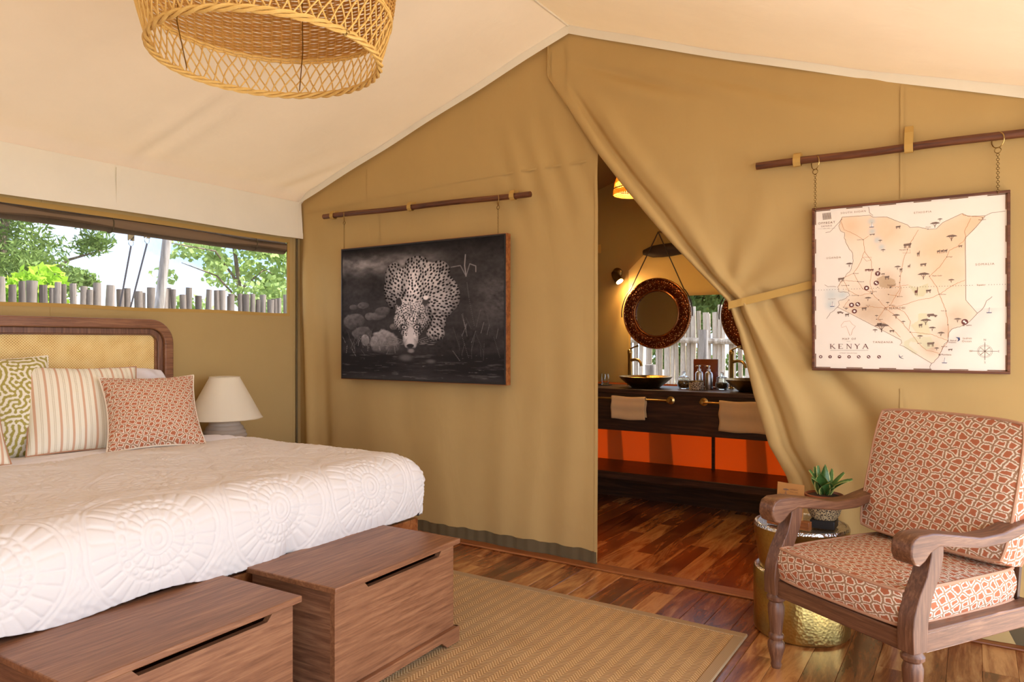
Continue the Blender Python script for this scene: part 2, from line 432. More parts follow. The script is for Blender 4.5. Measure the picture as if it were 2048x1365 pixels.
def empty(name, loc=(0, 0, 0), rz=0.0):
    o = bpy.data.objects.new(name, None); COL.objects.link(o); o.location = loc; o.rotation_euler = (0, 0, rz); o.empty_display_size = 0.1
    return o
def tag(o, label, cat, group=None, kind=None):
    o['label'] = label
    if cat: o['category'] = cat
    if group: o['group'] = group
    if kind: o['kind'] = kind
    return o
def struct(o, label=None):
    o['kind'] = 'structure'
    if label: o['label'] = label
    return o
def copy_tree(o, parent=None):
    c = o.copy(); COL.objects.link(c); c.parent = parent
    for ch in list(o.children): copy_tree(ch, c)
    return c
def hashn(i, j, seed):
    h = np.sin(i * 127.1 + j * 311.7 + seed * 74.7) * 43758.5453
    return h - np.floor(h)
def vn(x, y, seed=0):
    x = np.asarray(x, float); y = np.asarray(y, float)
    i = np.floor(x); j = np.floor(y); u = x - i; v = y - j
    u = u * u * (3 - 2 * u); v = v * v * (3 - 2 * v)
    a = hashn(i, j, seed); b = hashn(i + 1, j, seed); c = hashn(i, j + 1, seed); d = hashn(i + 1, j + 1, seed)
    return (a * (1 - u) + b * u) * (1 - v) + (c * (1 - u) + d * u) * v
def fbm(x, y, seed=0, o=4):
    r = 0; a = 0.5
    for k in range(o): r = r + a * vn(x * 2 ** k, y * 2 ** k, seed + k); a *= 0.5
    return r
def sstep(a, b, x): t = np.clip((x - a) / (b - a), 0, 1); return t * t * (3 - 2 * t)
RX, RZ = 2.175, 2.867                 # ridge
def edge_z(x):                        # lower edge of the roof hem on the partition
    x = np.asarray(x, float)
    return np.where(x < RX, RZ - 0.326 * (RX - x), RZ - 0.392 * (x - RX) + 0.0165 * (x - RX) ** 2)
XR = 4.38; YB = -5.4; BW = 1.94       # front opening, rear end of tent, back wall of the bathroom

# ================================================================== STRUCTURE
# ---- floor: sub-floor with planks laid along y
fl = struct(build(MB().box(-0.12, XR + 0.05, YB, BW + 0.12, -0.08, -0.022), 'floor', 'dark_wood', smooth=False), 'polished reddish plank floor with pale streaks')
rnd = random.Random(4)
_pl = {}
def plank_mesh(L):
    L = round(L, 2)
    if L not in _pl:
        mb = MB(); w = 0.0545; e = 0.0016
        mb.add([(-w, 0, -.022), (w, 0, -.022), (w, L, -.022), (-w, L, -.022), (-w, 0, -e), (w, 0, -e), (w, L, -e), (-w, L, -e),
                (-w + e, e, 0), (w - e, e, 0), (w - e, L - e, 0), (-w + e, L - e, 0)],
               [(0, 3, 2, 1), (0, 1, 5, 4), (1, 2, 6, 5), (2, 3, 7, 6), (3, 0, 4, 7), (4, 5, 9, 8), (5, 6, 10, 9), (6, 7, 11, 10), (7, 4, 8, 11), (8, 9, 10, 11)])
        me = bpy.data.meshes.new('plank'); me.from_pydata(mb.v, [], mb.f); me.materials.append(MAT['plank']); _pl[L] = me
    return _pl[L]
x = -0.06
while x < XR:
    y = YB + rnd.uniform(0, 0.02)
    first = True
    while y < BW + 0.08:
        L = rnd.choice([0.9, 1.1, 1.25, 1.45]) if not first else rnd.choice([0.5, 0.8, 1.1, 1.4])
        first = False
        L = min(L, BW + 0.10 - y)
        if BW + 0.10 - (y + L) < 0.25: L = BW + 0.10 - y
        o = bpy.data.objects.new('plank', plank_mesh(L - 0.001)); COL.objects.link(o); o.parent = fl; o.location = (x, y, 0)
        y += L
    x += 0.1095
# threshold strip along the partition
struct(build(MB().box(0.02, XR - 0.03, -0.065, 0.03, 0.0, 0.012), 'trim_1', 'trim', bevel=0.005), 'wooden threshold strip on the floor under the partition')

# ---- roof (two slopes), with sag and wrinkles
def roof(name, side, y0, y1, mat, dz, x_eave):
    nu, nv = 120, 260
    u = np.linspace(0, 1, nu)[:, None] * np.ones((1, nv)); v = np.linspace(0, 1, nv)[None, :] * np.ones((nu, 1))
    X = RX + (x_eave - RX) * u; Y = y0 + (y1 - y0) * v
    Z = edge_z(X) + dz * (1 - sstep(.93, 1, u) * (side < 0))
    seam = -1.27                                       # seam line across the slope
    sag = 0.05 * np.sin(PI * u) * np.sin(PI * np.clip((Y - YB) / -YB, 0, 1)) ** 0.5
    wr = 0.010 * np.sin((Y - seam) * 34 + u * 6) * np.exp(-np.abs(Y - seam - 0.06) / 0.12) * sstep(0.25, 0.9, u)
    wr += 0.016 * (fbm(u * 2.2 + 3, Y * 1.3 + u * 3.2, 3) - 0.5)
    wr += 0.012 * np.sin(u * 20 + Y * 26) * np.exp(-np.abs(Y + 0.15) / 0.18) * sstep(0.55, 1, u) * (1 if side < 0 else 0.2)
    wr += 0.006 * np.sin(Y * 9 + u * 7 + 2 * np.sin(u * 5)) * np.sin(PI * u)
    edge = np.clip(u * 12, 0, 1) * np.clip((1 - u) * 12, 0, 1)
    V = np.stack([X, Y, Z - sag * 0.7 + wr * edge], -1).reshape(-1, 3)
    o = npmesh(name, V, gridf(nu, nv, side > 0), mat)
    return struct(o)
roof('ceiling', -1, YB, 0.02, 'roof', 0.045, -0.02)['label'] = 'cream canvas roof slope above the bed'
roof('ceiling', 1, YB, 0.02, 'roof', 0.045, XR + 0.02)['label'] = 'cream canvas roof slope above the armchair'
# hem bands of the roof lining along the partition
def hem(name, x0, x1, mat):
    xs = np.linspace(x0, x1, 60); mb = MB()
    z0 = edge_z(xs); z1 = z0 + 0.05; y = -0.024 + 0.004 * np.sin(xs * 9)
    for k in range(59):
        mb.quad((xs[k], y[k], z0[k]), (xs[k + 1], y[k + 1], z0[k + 1]), (xs[k + 1], y[k + 1] - .01, z1[k + 1]), (xs[k], y[k] - .01, z1[k]))
    return struct(build(mb, name, mat))
hem('trim_2', 0.0, RX, 'cream'); hem('trim_3', RX, XR, 'cream')
# ridge seam
struct(build(MB().tube([(RX, y, RZ + 0.042 - 0.012 * math.sin(PI * (y - YB) / -YB)) for y in np.linspace(YB, 0, 30)], 0.007, 6), 'trim_4', 'cream'))

# ---- left wall with long mesh window
WY0, WY1, WZ0, WZ1 = -4.4, -0.10, 1.39, 1.888
mb = MB()
mb.box(-0.012, 0, YB, 0.05, -0.02, WZ0); mb.box(-0.012, 0, YB, 0.05, WZ1, 2.22)
mb.box(-0.012, 0, YB, WY0, WZ0, WZ1); mb.box(-0.012, 0, WY1, 0.05, WZ0, WZ1)
struct(build(mb, 'wall_left', 'khaki_left', smooth=False), 'khaki canvas side wall behind the headboard')
win = struct(build(MB().box(-0.008, -0.005, WY0, WY1, WZ0, WZ1), 'window_1', 'mesh', smooth=False), 'long insect-mesh window above the headboard')
mb = MB()
mb.box(0.0005, 0.004, WY0 - .02, WY1 + .016, WZ1 - .004, WZ1 + .022); mb.box(0.0005, 0.004, WY1 - .004, WY1 + .016, WZ0, WZ1)
build(mb, 'window_frame', 'webbing', win, smooth=False)
ys = np.linspace(WY0, WY1 + .016, 60); mb = MB()
for k in range(59):
    za = WZ0 + .003 * math.sin(ys[k] * 7); zb = WZ0 + .003 * math.sin(ys[k + 1] * 7)
    mb.quad((.003, ys[k], za - .016), (.003, ys[k + 1], zb - .016), (.003, ys[k + 1], zb + .004), (.003, ys[k], za + .004))
build(mb, 'window_sill', 'webbing', win)
# rolled-up storm flap outside
pts = [(-0.045 + .004 * math.sin(y * 5), y, 1.853 + .004 * math.sin(y * 3.1)) for y in np.linspace(WY0, WY1, 60)]
roll = build(MB().tube(pts, 0.046, 12), 'rolled_flap', 'flap_roll', win)
for y in (-0.35, -1.30, -2.3, -3.3): build(MB().torus((-0.045, y, 1.853), 0.047, 0.004, (0, 1, 0), 20, 4).box(-.092, -.088, y - .012, y + .012, 1.82, 1.9), 'strap', 'hem', roll)
# seams of the left wall
for k, (y, z0, z1) in enumerate(((-1.62, 1.33, 1.39), (-1.66, 1.91, 1.95), (-0.045, 0.0, 2.1))):
    struct(build(MB().box(0, 0.0025, y - .008, y + .008, z0, z1), 'trim_%d' % (5 + k), 'khaki_left', smooth=False))
# dark lacing gap where side wall and partition meet
struct(build(MB().tube([(0.012, -0.028, 0.02), (0.012, -0.03, 1.0), (0.010, -0.026, 1.92)], 0.007, 8), 'trim_8', 'hem'))
# valance
ny, nz = 260, 14
yy = np.linspace(YB, -0.005, ny)[:, None] * np.ones((1, nz)); tt = np.linspace(0, 1, nz)[None, :] * np.ones((ny, 1))
ztop = 2.176 + 0 * yy; zbot = 1.920 + 0.004 * np.sin(yy * 4)
off = 0.030 + tt * (0.010 + 0.012 * fbm(yy * 3, tt * 1.5, 5)) + .004 * np.sin(yy * 23 + tt * 3) * tt * sstep(-.9, -.1, yy)
V = np.stack([off, yy, ztop + (zbot - ztop) * tt], -1).reshape(-1, 3)
val = struct(npmesh('trim_9', V, gridf(ny, nz), 'cream'), 'cream canvas valance hanging from the eave over the window')
V2 = np.stack([off[:, 11:] + .0025, yy[:, 11:], (ztop + (zbot - ztop) * tt)[:, 11:] - .001], -1).reshape(-1, 3)
npmesh('hem', V2, gridf(ny, 3), 'cream', val)
mb = MB().box(.042, .046, -1.31, -1.285, 1.925, 2.16); build(mb, 'seam', 'cream', val, smooth=False)

# ---- partition, bed side (a flat panel with soft vertical folds)
def part_y(x, z):
    low = sstep(2.3, 0.1, z)
    y = 0.010 + 0.006 * np.sin(x * 13 + 1.5 * np.sin(z * 1.4)) * low
    y += 0.004 * np.sin(x * 31 + 2.2 * z + 2 * np.sin(z * 2.1 + x)) * low * sstep(0.9, 2.2, x)
    y += 0.012 * (fbm(x * 3 + 0.6 * z, z * 1.1, 8) - .5)
    d = (x - 1.7) + (z - 2.2) * 0.35                    # raking folds near the doorway top
    y += 0.006 * np.sin(d * 40) * np.exp(-((z - 2.15) / .28) ** 2) * sstep(1.5, 1.9, x)
    y -= 0.045 * np.exp(-((x - 0.075 - .03 * (2 - z)) / 0.045) ** 2) * sstep(2.15, 1.6, z)
    y += 0.03 * np.exp(-((x - 0.19 - .05 * (2 - z)) / 0.05) ** 2) * sstep(2.15, 1.2, z) * .6
    return y
PX = 2.335
nx, nz = 220, 120
xx = np.linspace(-0.004, PX, nx)[:, None] * np.ones((1, nz)); t = np.linspace(0, 1, nz)[None, :] * np.ones((nx, 1))
zz = 0.075 + t * (edge_z(xx) + .043 - 0.075)
V = np.stack([xx, part_y(xx, zz), zz], -1).reshape(-1, 3)
wp = struct(npmesh('wall_back', V, gridf(nx, nz), 'khaki'), 'khaki canvas partition panel behind the leopard picture')
zh = 0.012 + np.linspace(0, 1, 6)[None, :] * np.ones((nx, 1)) * (0.066 + .004 * np.sin(xx[:, :6] * 40))
V = np.stack([xx[:, :6], part_y(xx[:, :6], zh) - .003 - .002 * np.sin(xx[:, :6] * 90), zh], -1).reshape(-1, 3)
npmesh('hem', V, gridf(nx, 6), 'hem', wp)
def strip(pts, w, mat, parent, name, off=0.004, fy=part_y):
    # a flat seam band that follows the cloth
    P = []
    for (x0, z0), (x1, z1) in zip(pts[:-1], pts[1:]):
        for k in range(12): P.append((x0 + (x1 - x0) * k / 12, z0 + (z1 - z0) * k / 12))
    P.append(pts[-1]); mb = MB(); prev = None
    for i, (x, z) in enumerate(P):
        a = P[max(i - 1, 0)]; b = P[min(i + 1, len(P) - 1)]
        dx, dz = b[0] - a[0], b[1] - a[1]; l = math.hypot(dx, dz); nx_, nz_ = -dz / l * w / 2, dx / l * w / 2
        q = [(x + s * nx_, float(fy(np.float64(x + s * nx_), np.float64(z + s * nz_))) - off, z + s * nz_) for s in (-1, 1)]
        if prev: mb.quad(prev[0], q[0], q[1], prev[1])
        prev = q
    return build(mb, name, mat, parent)
strip([(0.03, 2.10), (1.4, 2.165), (PX, 2.17)], 0.012, 'khaki', wp, 'seam', .003)
strip([(0.64, 2.10), (0.64, 2.40)], 0.010, 'khaki', wp, 'seam', .003)
strip([(PX - .008, 0.02), (PX - .008, 2.3)], 0.018, 'khaki', wp, 'seam', .004)
for x in (0.75, 1.32): strip([(x, 2.05), (x + .02, 1.85)], 0.006, 'khaki', wp, 'seam', .003)

# ---- partition, door flap drawn back with a tie
EZ = np.array([0.0, .30, .587, .718, .947, 1.242, 1.386, 1.537, 1.676, 1.831, 1.999, 2.189, 2.413, 2.662, 2.95])
EX = np.array([3.46, 3.385, 3.30, 3.224, 3.156, 3.086, 3.036, 2.893, 2.765, 2.633, 2.496, 2.352, 2.203, 2.041, 2.041])
TZ = 1.385
def flap_y(x, z):
    s = np.maximum(x - np.interp(z, EZ, EX), 0)
    g = 0.45 + 0.55 * sstep(0.02, 0.55, np.abs(z - TZ))            # gathered at the tie
    topf = 1 - sstep(2.3, 2.64, z)
    k = np.clip(s / (0.034 * g), 0, 2)
    y = -0.020 * (.35 + .65 * topf) - 0.026 * np.sqrt(np.clip(1 - (k - 1) ** 2, 0, 1)) * topf
    se = s / g
    up = sstep(TZ - .05, TZ + .1, z)
    y += 0.022 * np.exp(-((se - 0.088) / .018) ** 2) * topf
    y -= 0.034 * np.exp(-((se - 0.175) / .055) ** 2) * topf * (0.6 + .4 * (1 - up))
    # long soft folds running into the tie
    y += 0.030 * np.exp(-((se - 0.44) / .06) ** 2) * (1 - up) * sstep(0, 1.2, z)
    y -= 0.018 * np.exp(-((se - 0.62) / .12) ** 2) * (1 - up)
    ang = np.arctan2(z - TZ, x - 3.02 + 1e-6); rr = np.hypot(z - TZ, x - 3.02)
    y += 0.012 * np.sin(ang * 9 + 2.0 * fbm(x * 2, z * 2, 21)) * np.exp(-rr / 0.55) * sstep(0.05, 0.2, rr) * up
    y += 0.010 * (fbm(x * 4 + z * 3, z * 4 - x * 3, 12, 4) - .5) * sstep(3.9, 2.6, x) * np.exp(-((z - 1.7) / .5) ** 2) * 2
    # droops under the roof hem
    for (xa, dzz, wx, am) in ((2.55, .17, .28, .020), (3.15, .11, .4, .012)):
        dz_ = edge_z(x) - z - dzz - 0.06 * (x - xa)
        y += am * np.exp(-(dz_ / .022) ** 2) * np.exp(-((x - xa) / wx) ** 2)
        y -= am * .7 * np.exp(-((dz_ - .07) / .05) ** 2) * np.exp(-((x - xa) / wx) ** 2)
    y += 0.006 * (fbm(x * 1.6, z * 1.6, 31) - .5)
    return y
nu, nv = 190, 190
tz = np.linspace(0, 1, nv)[None, :] * np.ones((nu, 1)); u = (np.linspace(0, 1, nu) ** 1.9)[:, None] * np.ones((1, nv))
z_lo = 0.014
zz0 = z_lo + tz * 2.9; e = np.interp(zz0, EZ, EX); xx = e + u * (XR - 0.01 - e)
zz = np.minimum(zz0, edge_z(xx) + .043)
V = np.stack([xx, flap_y(xx, zz), zz], -1).reshape(-1, 3)
wf = struct(npmesh('wall_back', V, gridf(nu, nv), 'khaki'), 'khaki canvas door flap drawn aside with a strap')
# turned-in back of the hem
V = np.stack([xx[:8] + .004, flap_y(xx[:8], zz[:8]) * 0 + .012 - .03 * (np.arange(8)[:, None] == 0), zz[:8]], -1)
V[0, :, 0] -= .004
npmesh('hem', V.reshape(-1, 3), gridf(8, nv, True), 'khaki', wf)
strip([(3.766, 0.05), (3.766, 1.0)], 0.014, 'khaki', wf, 'seam', .004, flap_y)
strip([(3.766, 1.8), (3.766, 2.27)], 0.014, 'khaki', wf, 'seam', .004, flap_y)
strip([(2.05, 2.66), (2.05, 2.80)], 0.012, 'khaki', wf, 'seam', .004, flap_y)
strip([(2.15, 2.55), (2.15, 2.84)], 0.008, 'khaki', wf, 'seam', .003, flap_y)
hemr = np.linspace(3.44, XR - .02, 60); mb = MB()
for k in range(59):
    mb.quad((hemr[k], -.032, .013), (hemr[k + 1], -.032, .013), (hemr[k + 1], -.034, .085), (hemr[k], -.034, .085))
build(mb, 'hem', 'hem', wf)
# tie-back strap
def tie_pts():
    P = []
    for k in range(22):
        t = k / 21; x = 3.046 + t * 0.43; z = 1.368 + t * 0.100
        P.append((x, min(float(flap_y(np.float64(x), np.float64(z))) - .006, -.024 - .03 * (1 - t)), z))
    return P
P = [(3.075, .03, 1.372), (3.044, .012, 1.366), (3.036, -.02, 1.365)] + tie_pts()
mb = MB()
for a, b in zip(P[:-1], P[1:]):
    mb.quad((a[0], a[1], a[2] - .018), (b[0], b[1], b[2] - .018), (b[0], b[1], b[2] + .018), (a[0], a[1], a[2] + .018))
tie = build(mb, 'tie_strap', 'webbing', wf)

# ---- front opening (rolled back; posts and eave beam) and rear wall
for y, nm_ in ((-0.06, 'trim_10'), (YB + .06, 'trim_12')):
    struct(build(MB().tube([(XR, y, 0), (XR, y, 2.12)], .035, 10), nm_, 'pole'), 'wooden post of the open tent front')
struct(build(MB().tube([(XR, YB, 2.13), (XR, 0.0, 2.13)], .04, 10), 'trim_11', 'pole'), 'eave beam of the open tent front')
mb = MB()  # unseen veranda roof, added to block direct sun at the opening
for k in range(12):
    xa, xb = XR + .02 + k * .13, XR + .02 + (k + 1) * .13
    za, zb = 2.17 - .10 * k / 12, 2.17 - .10 * (k + 1) / 12
    mb.quad((xa, YB - .4, za), (xb, YB - .4, zb), (xb, .4, zb), (xa, .4, za))
struct(build(mb, 'ceiling', 'roof_out'), 'unseen canvas veranda roof added to keep direct sun out of the tent')
mb = MB(); n = 40
xs = np.linspace(-.01, XR, n)
for k in range(n - 1):
    mb.quad((xs[k + 1], YB, -.02), (xs[k], YB, -.02), (xs[k], YB, float(edge_z(xs[k])) + .05), (xs[k + 1], YB, float(edge_z(xs[k + 1])) + .05))
struct(build(mb, 'wall_rear', 'khaki'), 'khaki canvas end wall of the tent')

# ---- bathroom shell
BX0, BX1 = 0.9, 4.7
def bz(x): return float(edge_z(x)) - 0.16
# back wall: window hole x 1.69..3.55, z .865..1.90, chamfered corners
HX0, HX1, HZ0, HZ1, CH = 1.685, 3.60, 0.862, 1.895, 0.125
mb = MB(); y0 = BW; y1 = BW + .008
def wallpiece(poly): mb.prism(poly, 'y', y0, y1)
wallpiece([(BX0, HZ0), (HX0, HZ0), (HX0, 2.0), (BX0, 2.0)])
wallpiece([(HX1, HZ0), (BX1, HZ0), (BX1, bz(BX1)), (4.0, 2.0), (HX1, 2.0)])
wallpiece([(HX0, HZ1 - CH), (HX0 + CH, HZ1), (HX1 - CH, HZ1), (HX1, HZ1 - CH), (HX1, 2.0), (HX0, 2.0)])
wallpiece([(BX0, 2.0), (4.0, 2.0), (4.0, bz(4.0)), (3.1, bz(3.1)), (RX, bz(RX)), (BX0, bz(BX0))])
wallpiece([(4.0, 2.0), (BX1, bz(BX1)), (4.35, bz(4.35)), (4.0, bz(4.0))])
struct(build(mb, 'wall_bathroom', 'bath_wall', smooth=False), 'dark khaki canvas wall of the bathroom')
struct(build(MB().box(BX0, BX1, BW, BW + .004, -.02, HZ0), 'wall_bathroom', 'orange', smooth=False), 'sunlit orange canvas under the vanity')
mb = MB(); mb.prism([(.05, -.02), (BW, -.02), (BW, bz(BX0)), (.05, bz(BX0))], 'x', BX0 - .008, BX0)
struct(build(mb, 'wall_bathroom', 'bath_wall', smooth=False))
mb = MB(); mb.prism([(-.0, -.02), (BW, -.02), (BW, bz(BX1)), (0, bz(BX1))], 'x', BX1, BX1 + .008)
struct(build(mb, 'wall_bathroom', 'bath_wall', smooth=False))
mb = MB(); xs = [BX0 - .1] + list(np.linspace(BX0, BX1, 20)) + [BX1 + .1]
for a, b in zip(xs[:-1], xs[1:]):
    mb.quad((a, 0.035, bz(a)), (b, 0.035, bz(b)), (b, BW + .55, bz(b) - .0), (a, BW + .55, bz(a)))
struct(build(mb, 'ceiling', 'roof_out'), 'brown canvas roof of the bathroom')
# unseen awning, added outside the window to shade it from the high sun
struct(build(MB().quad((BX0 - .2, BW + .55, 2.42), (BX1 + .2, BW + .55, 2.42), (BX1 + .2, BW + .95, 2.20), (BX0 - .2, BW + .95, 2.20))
             .quad((BX0 - .2, BW + .2, 2.45), (BX1 + .2, BW + .2, 2.45), (BX1 + .2, BW + .55, 2.42), (BX0 - .2, BW + .55, 2.42)), 'ceiling', 'roof_out'), 'unseen brown canvas awning added to shade the bathroom window')
# bathroom front-left corner wall pieces so that no daylight leaks round the partition
w2 = struct(build(MB().box(HX0, HX1, BW + .003, BW + .006, HZ0, HZ1 - .32), 'window_2', 'mesh', smooth=False), 'insect-mesh window behind the washbasins')
mb = MB(); mb.prism([(HX0 - .01, 1.55), (HX1, 1.55), (HX1, HZ1 - CH), (HX1 - CH, HZ1), (HX0 + CH, HZ1), (HX0 - .01, HZ1 - CH)], 'y', BW - .010, BW - .006)
build(mb, 'blind', 'blind', w2, smooth=False)
pts = [(x, BW - .03 - .01 * math.sin(x * 4), 1.915 + .012 * math.sin(x * 5 + 2)) for x in np.linspace(HX0 + .13, HX1 - .1, 24)]
build(MB().tube(pts, [.02] + [.047 + .006 * math.sin(k) for k in range(22)] + [.02], 10), 'rolled_blind', 'leather', w2)
build(MB().box(HX0 - .012, HX0 + .004, BW - .006, BW - .001, HZ0, HZ1 - CH), 'window_frame', 'webbing', w2, smooth=False)
# small seam tab on the bathroom wall
tag(build(MB().box(1.40, 1.425, BW - .01, BW - .001, 1.93, 2.0), 'canvas_tab', 'webbing', smooth=False), 'small canvas tab on the dark bathroom wall', 'tab')

# ================================================================== BED
BYL, BYR = -2.99, -0.95               # bed sides
BTOP = 0.685
bed = tag(empty('bed', (1.0, -1.97, 0)), 'large bed with rounded wooden headboard of woven cane panels', 'bed')
# headboard: rounded outer frame, two cane panels
def rrect(y0, y1, z0, z1, r, n=8, bottom=False):
    P = [] if bottom else [(y1, z0)]
    for (cy, cz, a0) in ((y1 - r, z1 - r, 0), (y0 + r, z1 - r, 90)):
        for k in range(n + 1):
            a = math.radians(a0 + 90 * k / n); P.append((cy + r * math.cos(a), cz + r * math.sin(a)))
    if bottom:
        for (cy, cz, a0) in ((y0 + r, z0 + r, 180), (y1 - r, z0 + r, 270)):
            for k in range(n + 1):
                a = math.radians(a0 + 90 * k / n); P.append((cy + r * math.cos(a), cz + r * math.sin(a)))
    else: P += [(y0, z0)]
    return P
HY0, HY1, HT = -2.905, -1.035, 1.322
def arch_frame(mb, y0, y1, z0, z1, r, w, x0, x1):
    out = rrect(y0, y1, z0, z1, r); inn = rrect(y0 + w, y1 - w, z0, z1 - w, max(r - w, .02))
    n = len(out)
    for k in range(n - 1):
        a, b, c, d = out[k], out[k + 1], inn[k + 1], inn[k]
        mb.add([(x0, *a), (x0, *b), (x0, *c), (x0, *d), (x1, *a), (x1, *b), (x1, *c), (x1, *d)],
               [(0, 1, 2, 3), (7, 6, 5, 4), (0, 4, 5, 1), (3, 2, 6, 7)])
mb = MB(); arch_frame(mb, HY0, HY1, 0.02, HT, 0.135, 0.052, 0.05, 0.145)
hb = build(mb, 'headboard', 'teak', bed, bevel=.006)
mb = MB(); arch_frame(mb, HY0 + .052, HY1 - .052, 0.3, HT - .052, 0.085, 0.032, 0.055, 0.125)
build(mb, 'moulding', 'teak_z', hb, bevel=.004)
ymid = (HY0 + HY1) / 2
build(MB().box(0.06, 0.128, ymid - .045, ymid + .045, 0.3, HT - .06), 'centre_post', 'teak_z', hb, bevel=.004)
for (a, b) in ((ymid + .045, HY1 - .084), (HY0 + .084, ymid - .045)):
    build(MB().prism(rrect(a, b, 0.45, HT - .084, .035), 'x', 0.085, 0.097), 'cane_panel', 'cane', hb, smooth=False)
    mb = MB(); arch_frame(mb, a - .004, b + .004, 0.45, HT - .080, 0.042, 0.010, 0.085, 0.112)
    build(mb, 'bead', 'teak', hb, bevel=.002)
# base
build(MB().box(0.14, 1.845, BYL + .03, BYR + .035, 0.10, 0.385), 'bed_base', 'teak', bed, bevel=.004)
build(MB().box(1.845, 1.872, -1.93, BYR + .035, 0.10, 0.387), 'foot_board', 'trim', bed, bevel=.003)
build(MB().box(1.845, 1.872, BYL + .03, -1.935, 0.10, 0.387), 'foot_board', 'trim', bed, bevel=.003)
for (x, y) in ((.25, BYL + .1), (.25, BYR - .1), (1.22, BYL + .1), (1.22, BYR - .1)):
    build(MB().box(x - .04, x + .04, y - .04, y + .04, 0, .105), 'leg', 'teak_z', bed, bevel=.003)
# mattress
def rbox(name, x0, x1, y0, y1, z0, z1, r, mat, parent, n=5):
    m = build(MB().box(x0, x1, y0, y1, z0, z1), name, mat, parent, bevel=0)
    b = m.modifiers.new('bevel', 'BEVEL'); b.width = r; b.segments = n
    return m
rbox('mattress', 0.15, 1.83, BYL + .03, BYR - .03, .385, BTOP - .03, .07, 'linen', bed)

# cloth draped on the bed: rounded-box mapping; s runs to the foot, t across
def drape(s, t, x0, xf, ya, yb, top, r, hang):
    def fold(a, end):                                   # distance a -> (position, drop)
        L = end - r
        ang = np.clip((a - L) / r, 0, PI / 2)
        pos = np.where(a < L, a, L + r * np.sin(ang)); drop = np.where(a < L, 0, r * (1 - np.cos(ang)))
        extra = np.maximum(a - L - r * PI / 2, 0)
        return pos, drop + extra, extra
    px, dx, ex = fold(s, xf - x0)
    half = (yb - ya) / 2; sg = np.sign(t)
    py, dy, ey = fold(np.abs(t), half)
    X = x0 + px; Y = (ya + yb) / 2 + sg * py
    D = (dx ** 3 + dy ** 3) ** (1 / 3)
    return X, Y, top - np.minimum(D, hang), dx, dy
def normals(P):
    du = np.gradient(P, axis=0); dv = np.gradient(P, axis=1)
    n = np.cross(du, dv); n /= np.linalg.norm(n, axis=-1, keepdims=True) + 1e-9
    return n
def medallion(s, t):
    # stitched wheel medallions in a staggered lattice
    per = 0.46
    row = np.floor(s / (per * .87)); cs = (row + .5) * per * .87
    off = (row % 2) * per / 2
    ct = (np.floor((t - off) / per) + .5) * per + off
    ds, dt = s - cs, t - ct; r = np.hypot(ds, dt); a = np.arctan2(ds, dt)
    h = np.zeros_like(s)
    for R, w in ((.018, .006), (.036, .006), (.050, .005), (.092, .005), (.124, .005), (.200, .006), (.216, .005)):
        h -= np.exp(-((r - R) / w) ** 2)
    sp = lambda n, r0, r1: -np.exp(-((np.abs(((a * n / (2 * PI)) % 1) - .5) * 2 * PI * r / n) / .0048) ** 2) * (r > r0) * (r < r1)
    h += sp(20, .05, .09) + sp(28, .128, .196)
    nb = 18; aa = ((a * nb / (2 * PI)) % 1 - .5) * 2 * PI / nb
    rb = np.hypot(r - .107, aa * .107); h -= np.exp(-((rb - .011) / .0045) ** 2)
    fill = np.sin(ds * 150 + 1.5 * np.sin(dt * 60)) * np.sin(dt * 150 + 1.5 * np.sin(ds * 60))
    h += .45 * fill * (r > .215)
    h += .30 * (fbm(s * 160, t * 160, 2, 2) - .5)
    return h
QX0, QXF = 0.15, 1.905
ns, nt_ = 430, 660
s = np.linspace(0.60, (QXF - QX0) + 0.235, ns)[:, None] * np.ones((1, nt_))
t = np.linspace(-1.26, 1.26, nt_)[None, :] * np.ones((ns, 1))
# the head-end edge of the quilt runs a little slantwise and the foot hem waves
s = s + (0.60 + 0.03 * np.sin(t * 2.2) + .05 * (t - .2) * .5 - s) * np.exp(-(s - .60) / .10) * (s < 0.9)
low = sstep((QXF - QX0) + 0.0, (QXF - QX0) + 0.235, s)
s = s + low * (0.030 * np.sin(t * 2.3 + .8) + .018 * np.sin(t * 9) - .02)
X, Y, Z, dx, dy = drape(s, t, QX0, QXF, BYL, BYR, BTOP, 0.10, 0.272)
big = 0.030 * (fbm(s * 2.6, t * 2.2, 4) - .5) + .012 * (fbm(s * 7, t * 6, 14) - .5)
P = np.stack([X, Y, Z], -1); Nn = normals(P)
flat = np.exp(-(np.maximum(dx, dy) / .12) ** 2)
bul = .022 * np.sin(np.clip(dx / .27, 0, 1) * PI)
P = P + Nn * (big * (0.5 + .5 * flat) + 0.0036 * medallion(s, t) + bul + .012)[..., None]
crs = np.exp(-((t - .30) / .05) ** 2) * low                      # pinch where the two foot boards meet
P[..., 0] -= .03 * crs
fold = .018 * np.sin(np.clip((0.9 - s) / .3, 0, 1) * PI)
P[..., 2] += fold * flat * .5
npq = npmesh('quilt', P.reshape(-1, 3), gridf(ns, nt_), canvas('quilted_cotton', S(226, 217, 209), weave=500, wr=.08, var=.015))
npq.modifiers.new('solidify', 'SOLIDIFY').thickness = .006
tag(npq, 'off-white quilt stitched with wheel medallions spread over the bed', 'quilt')
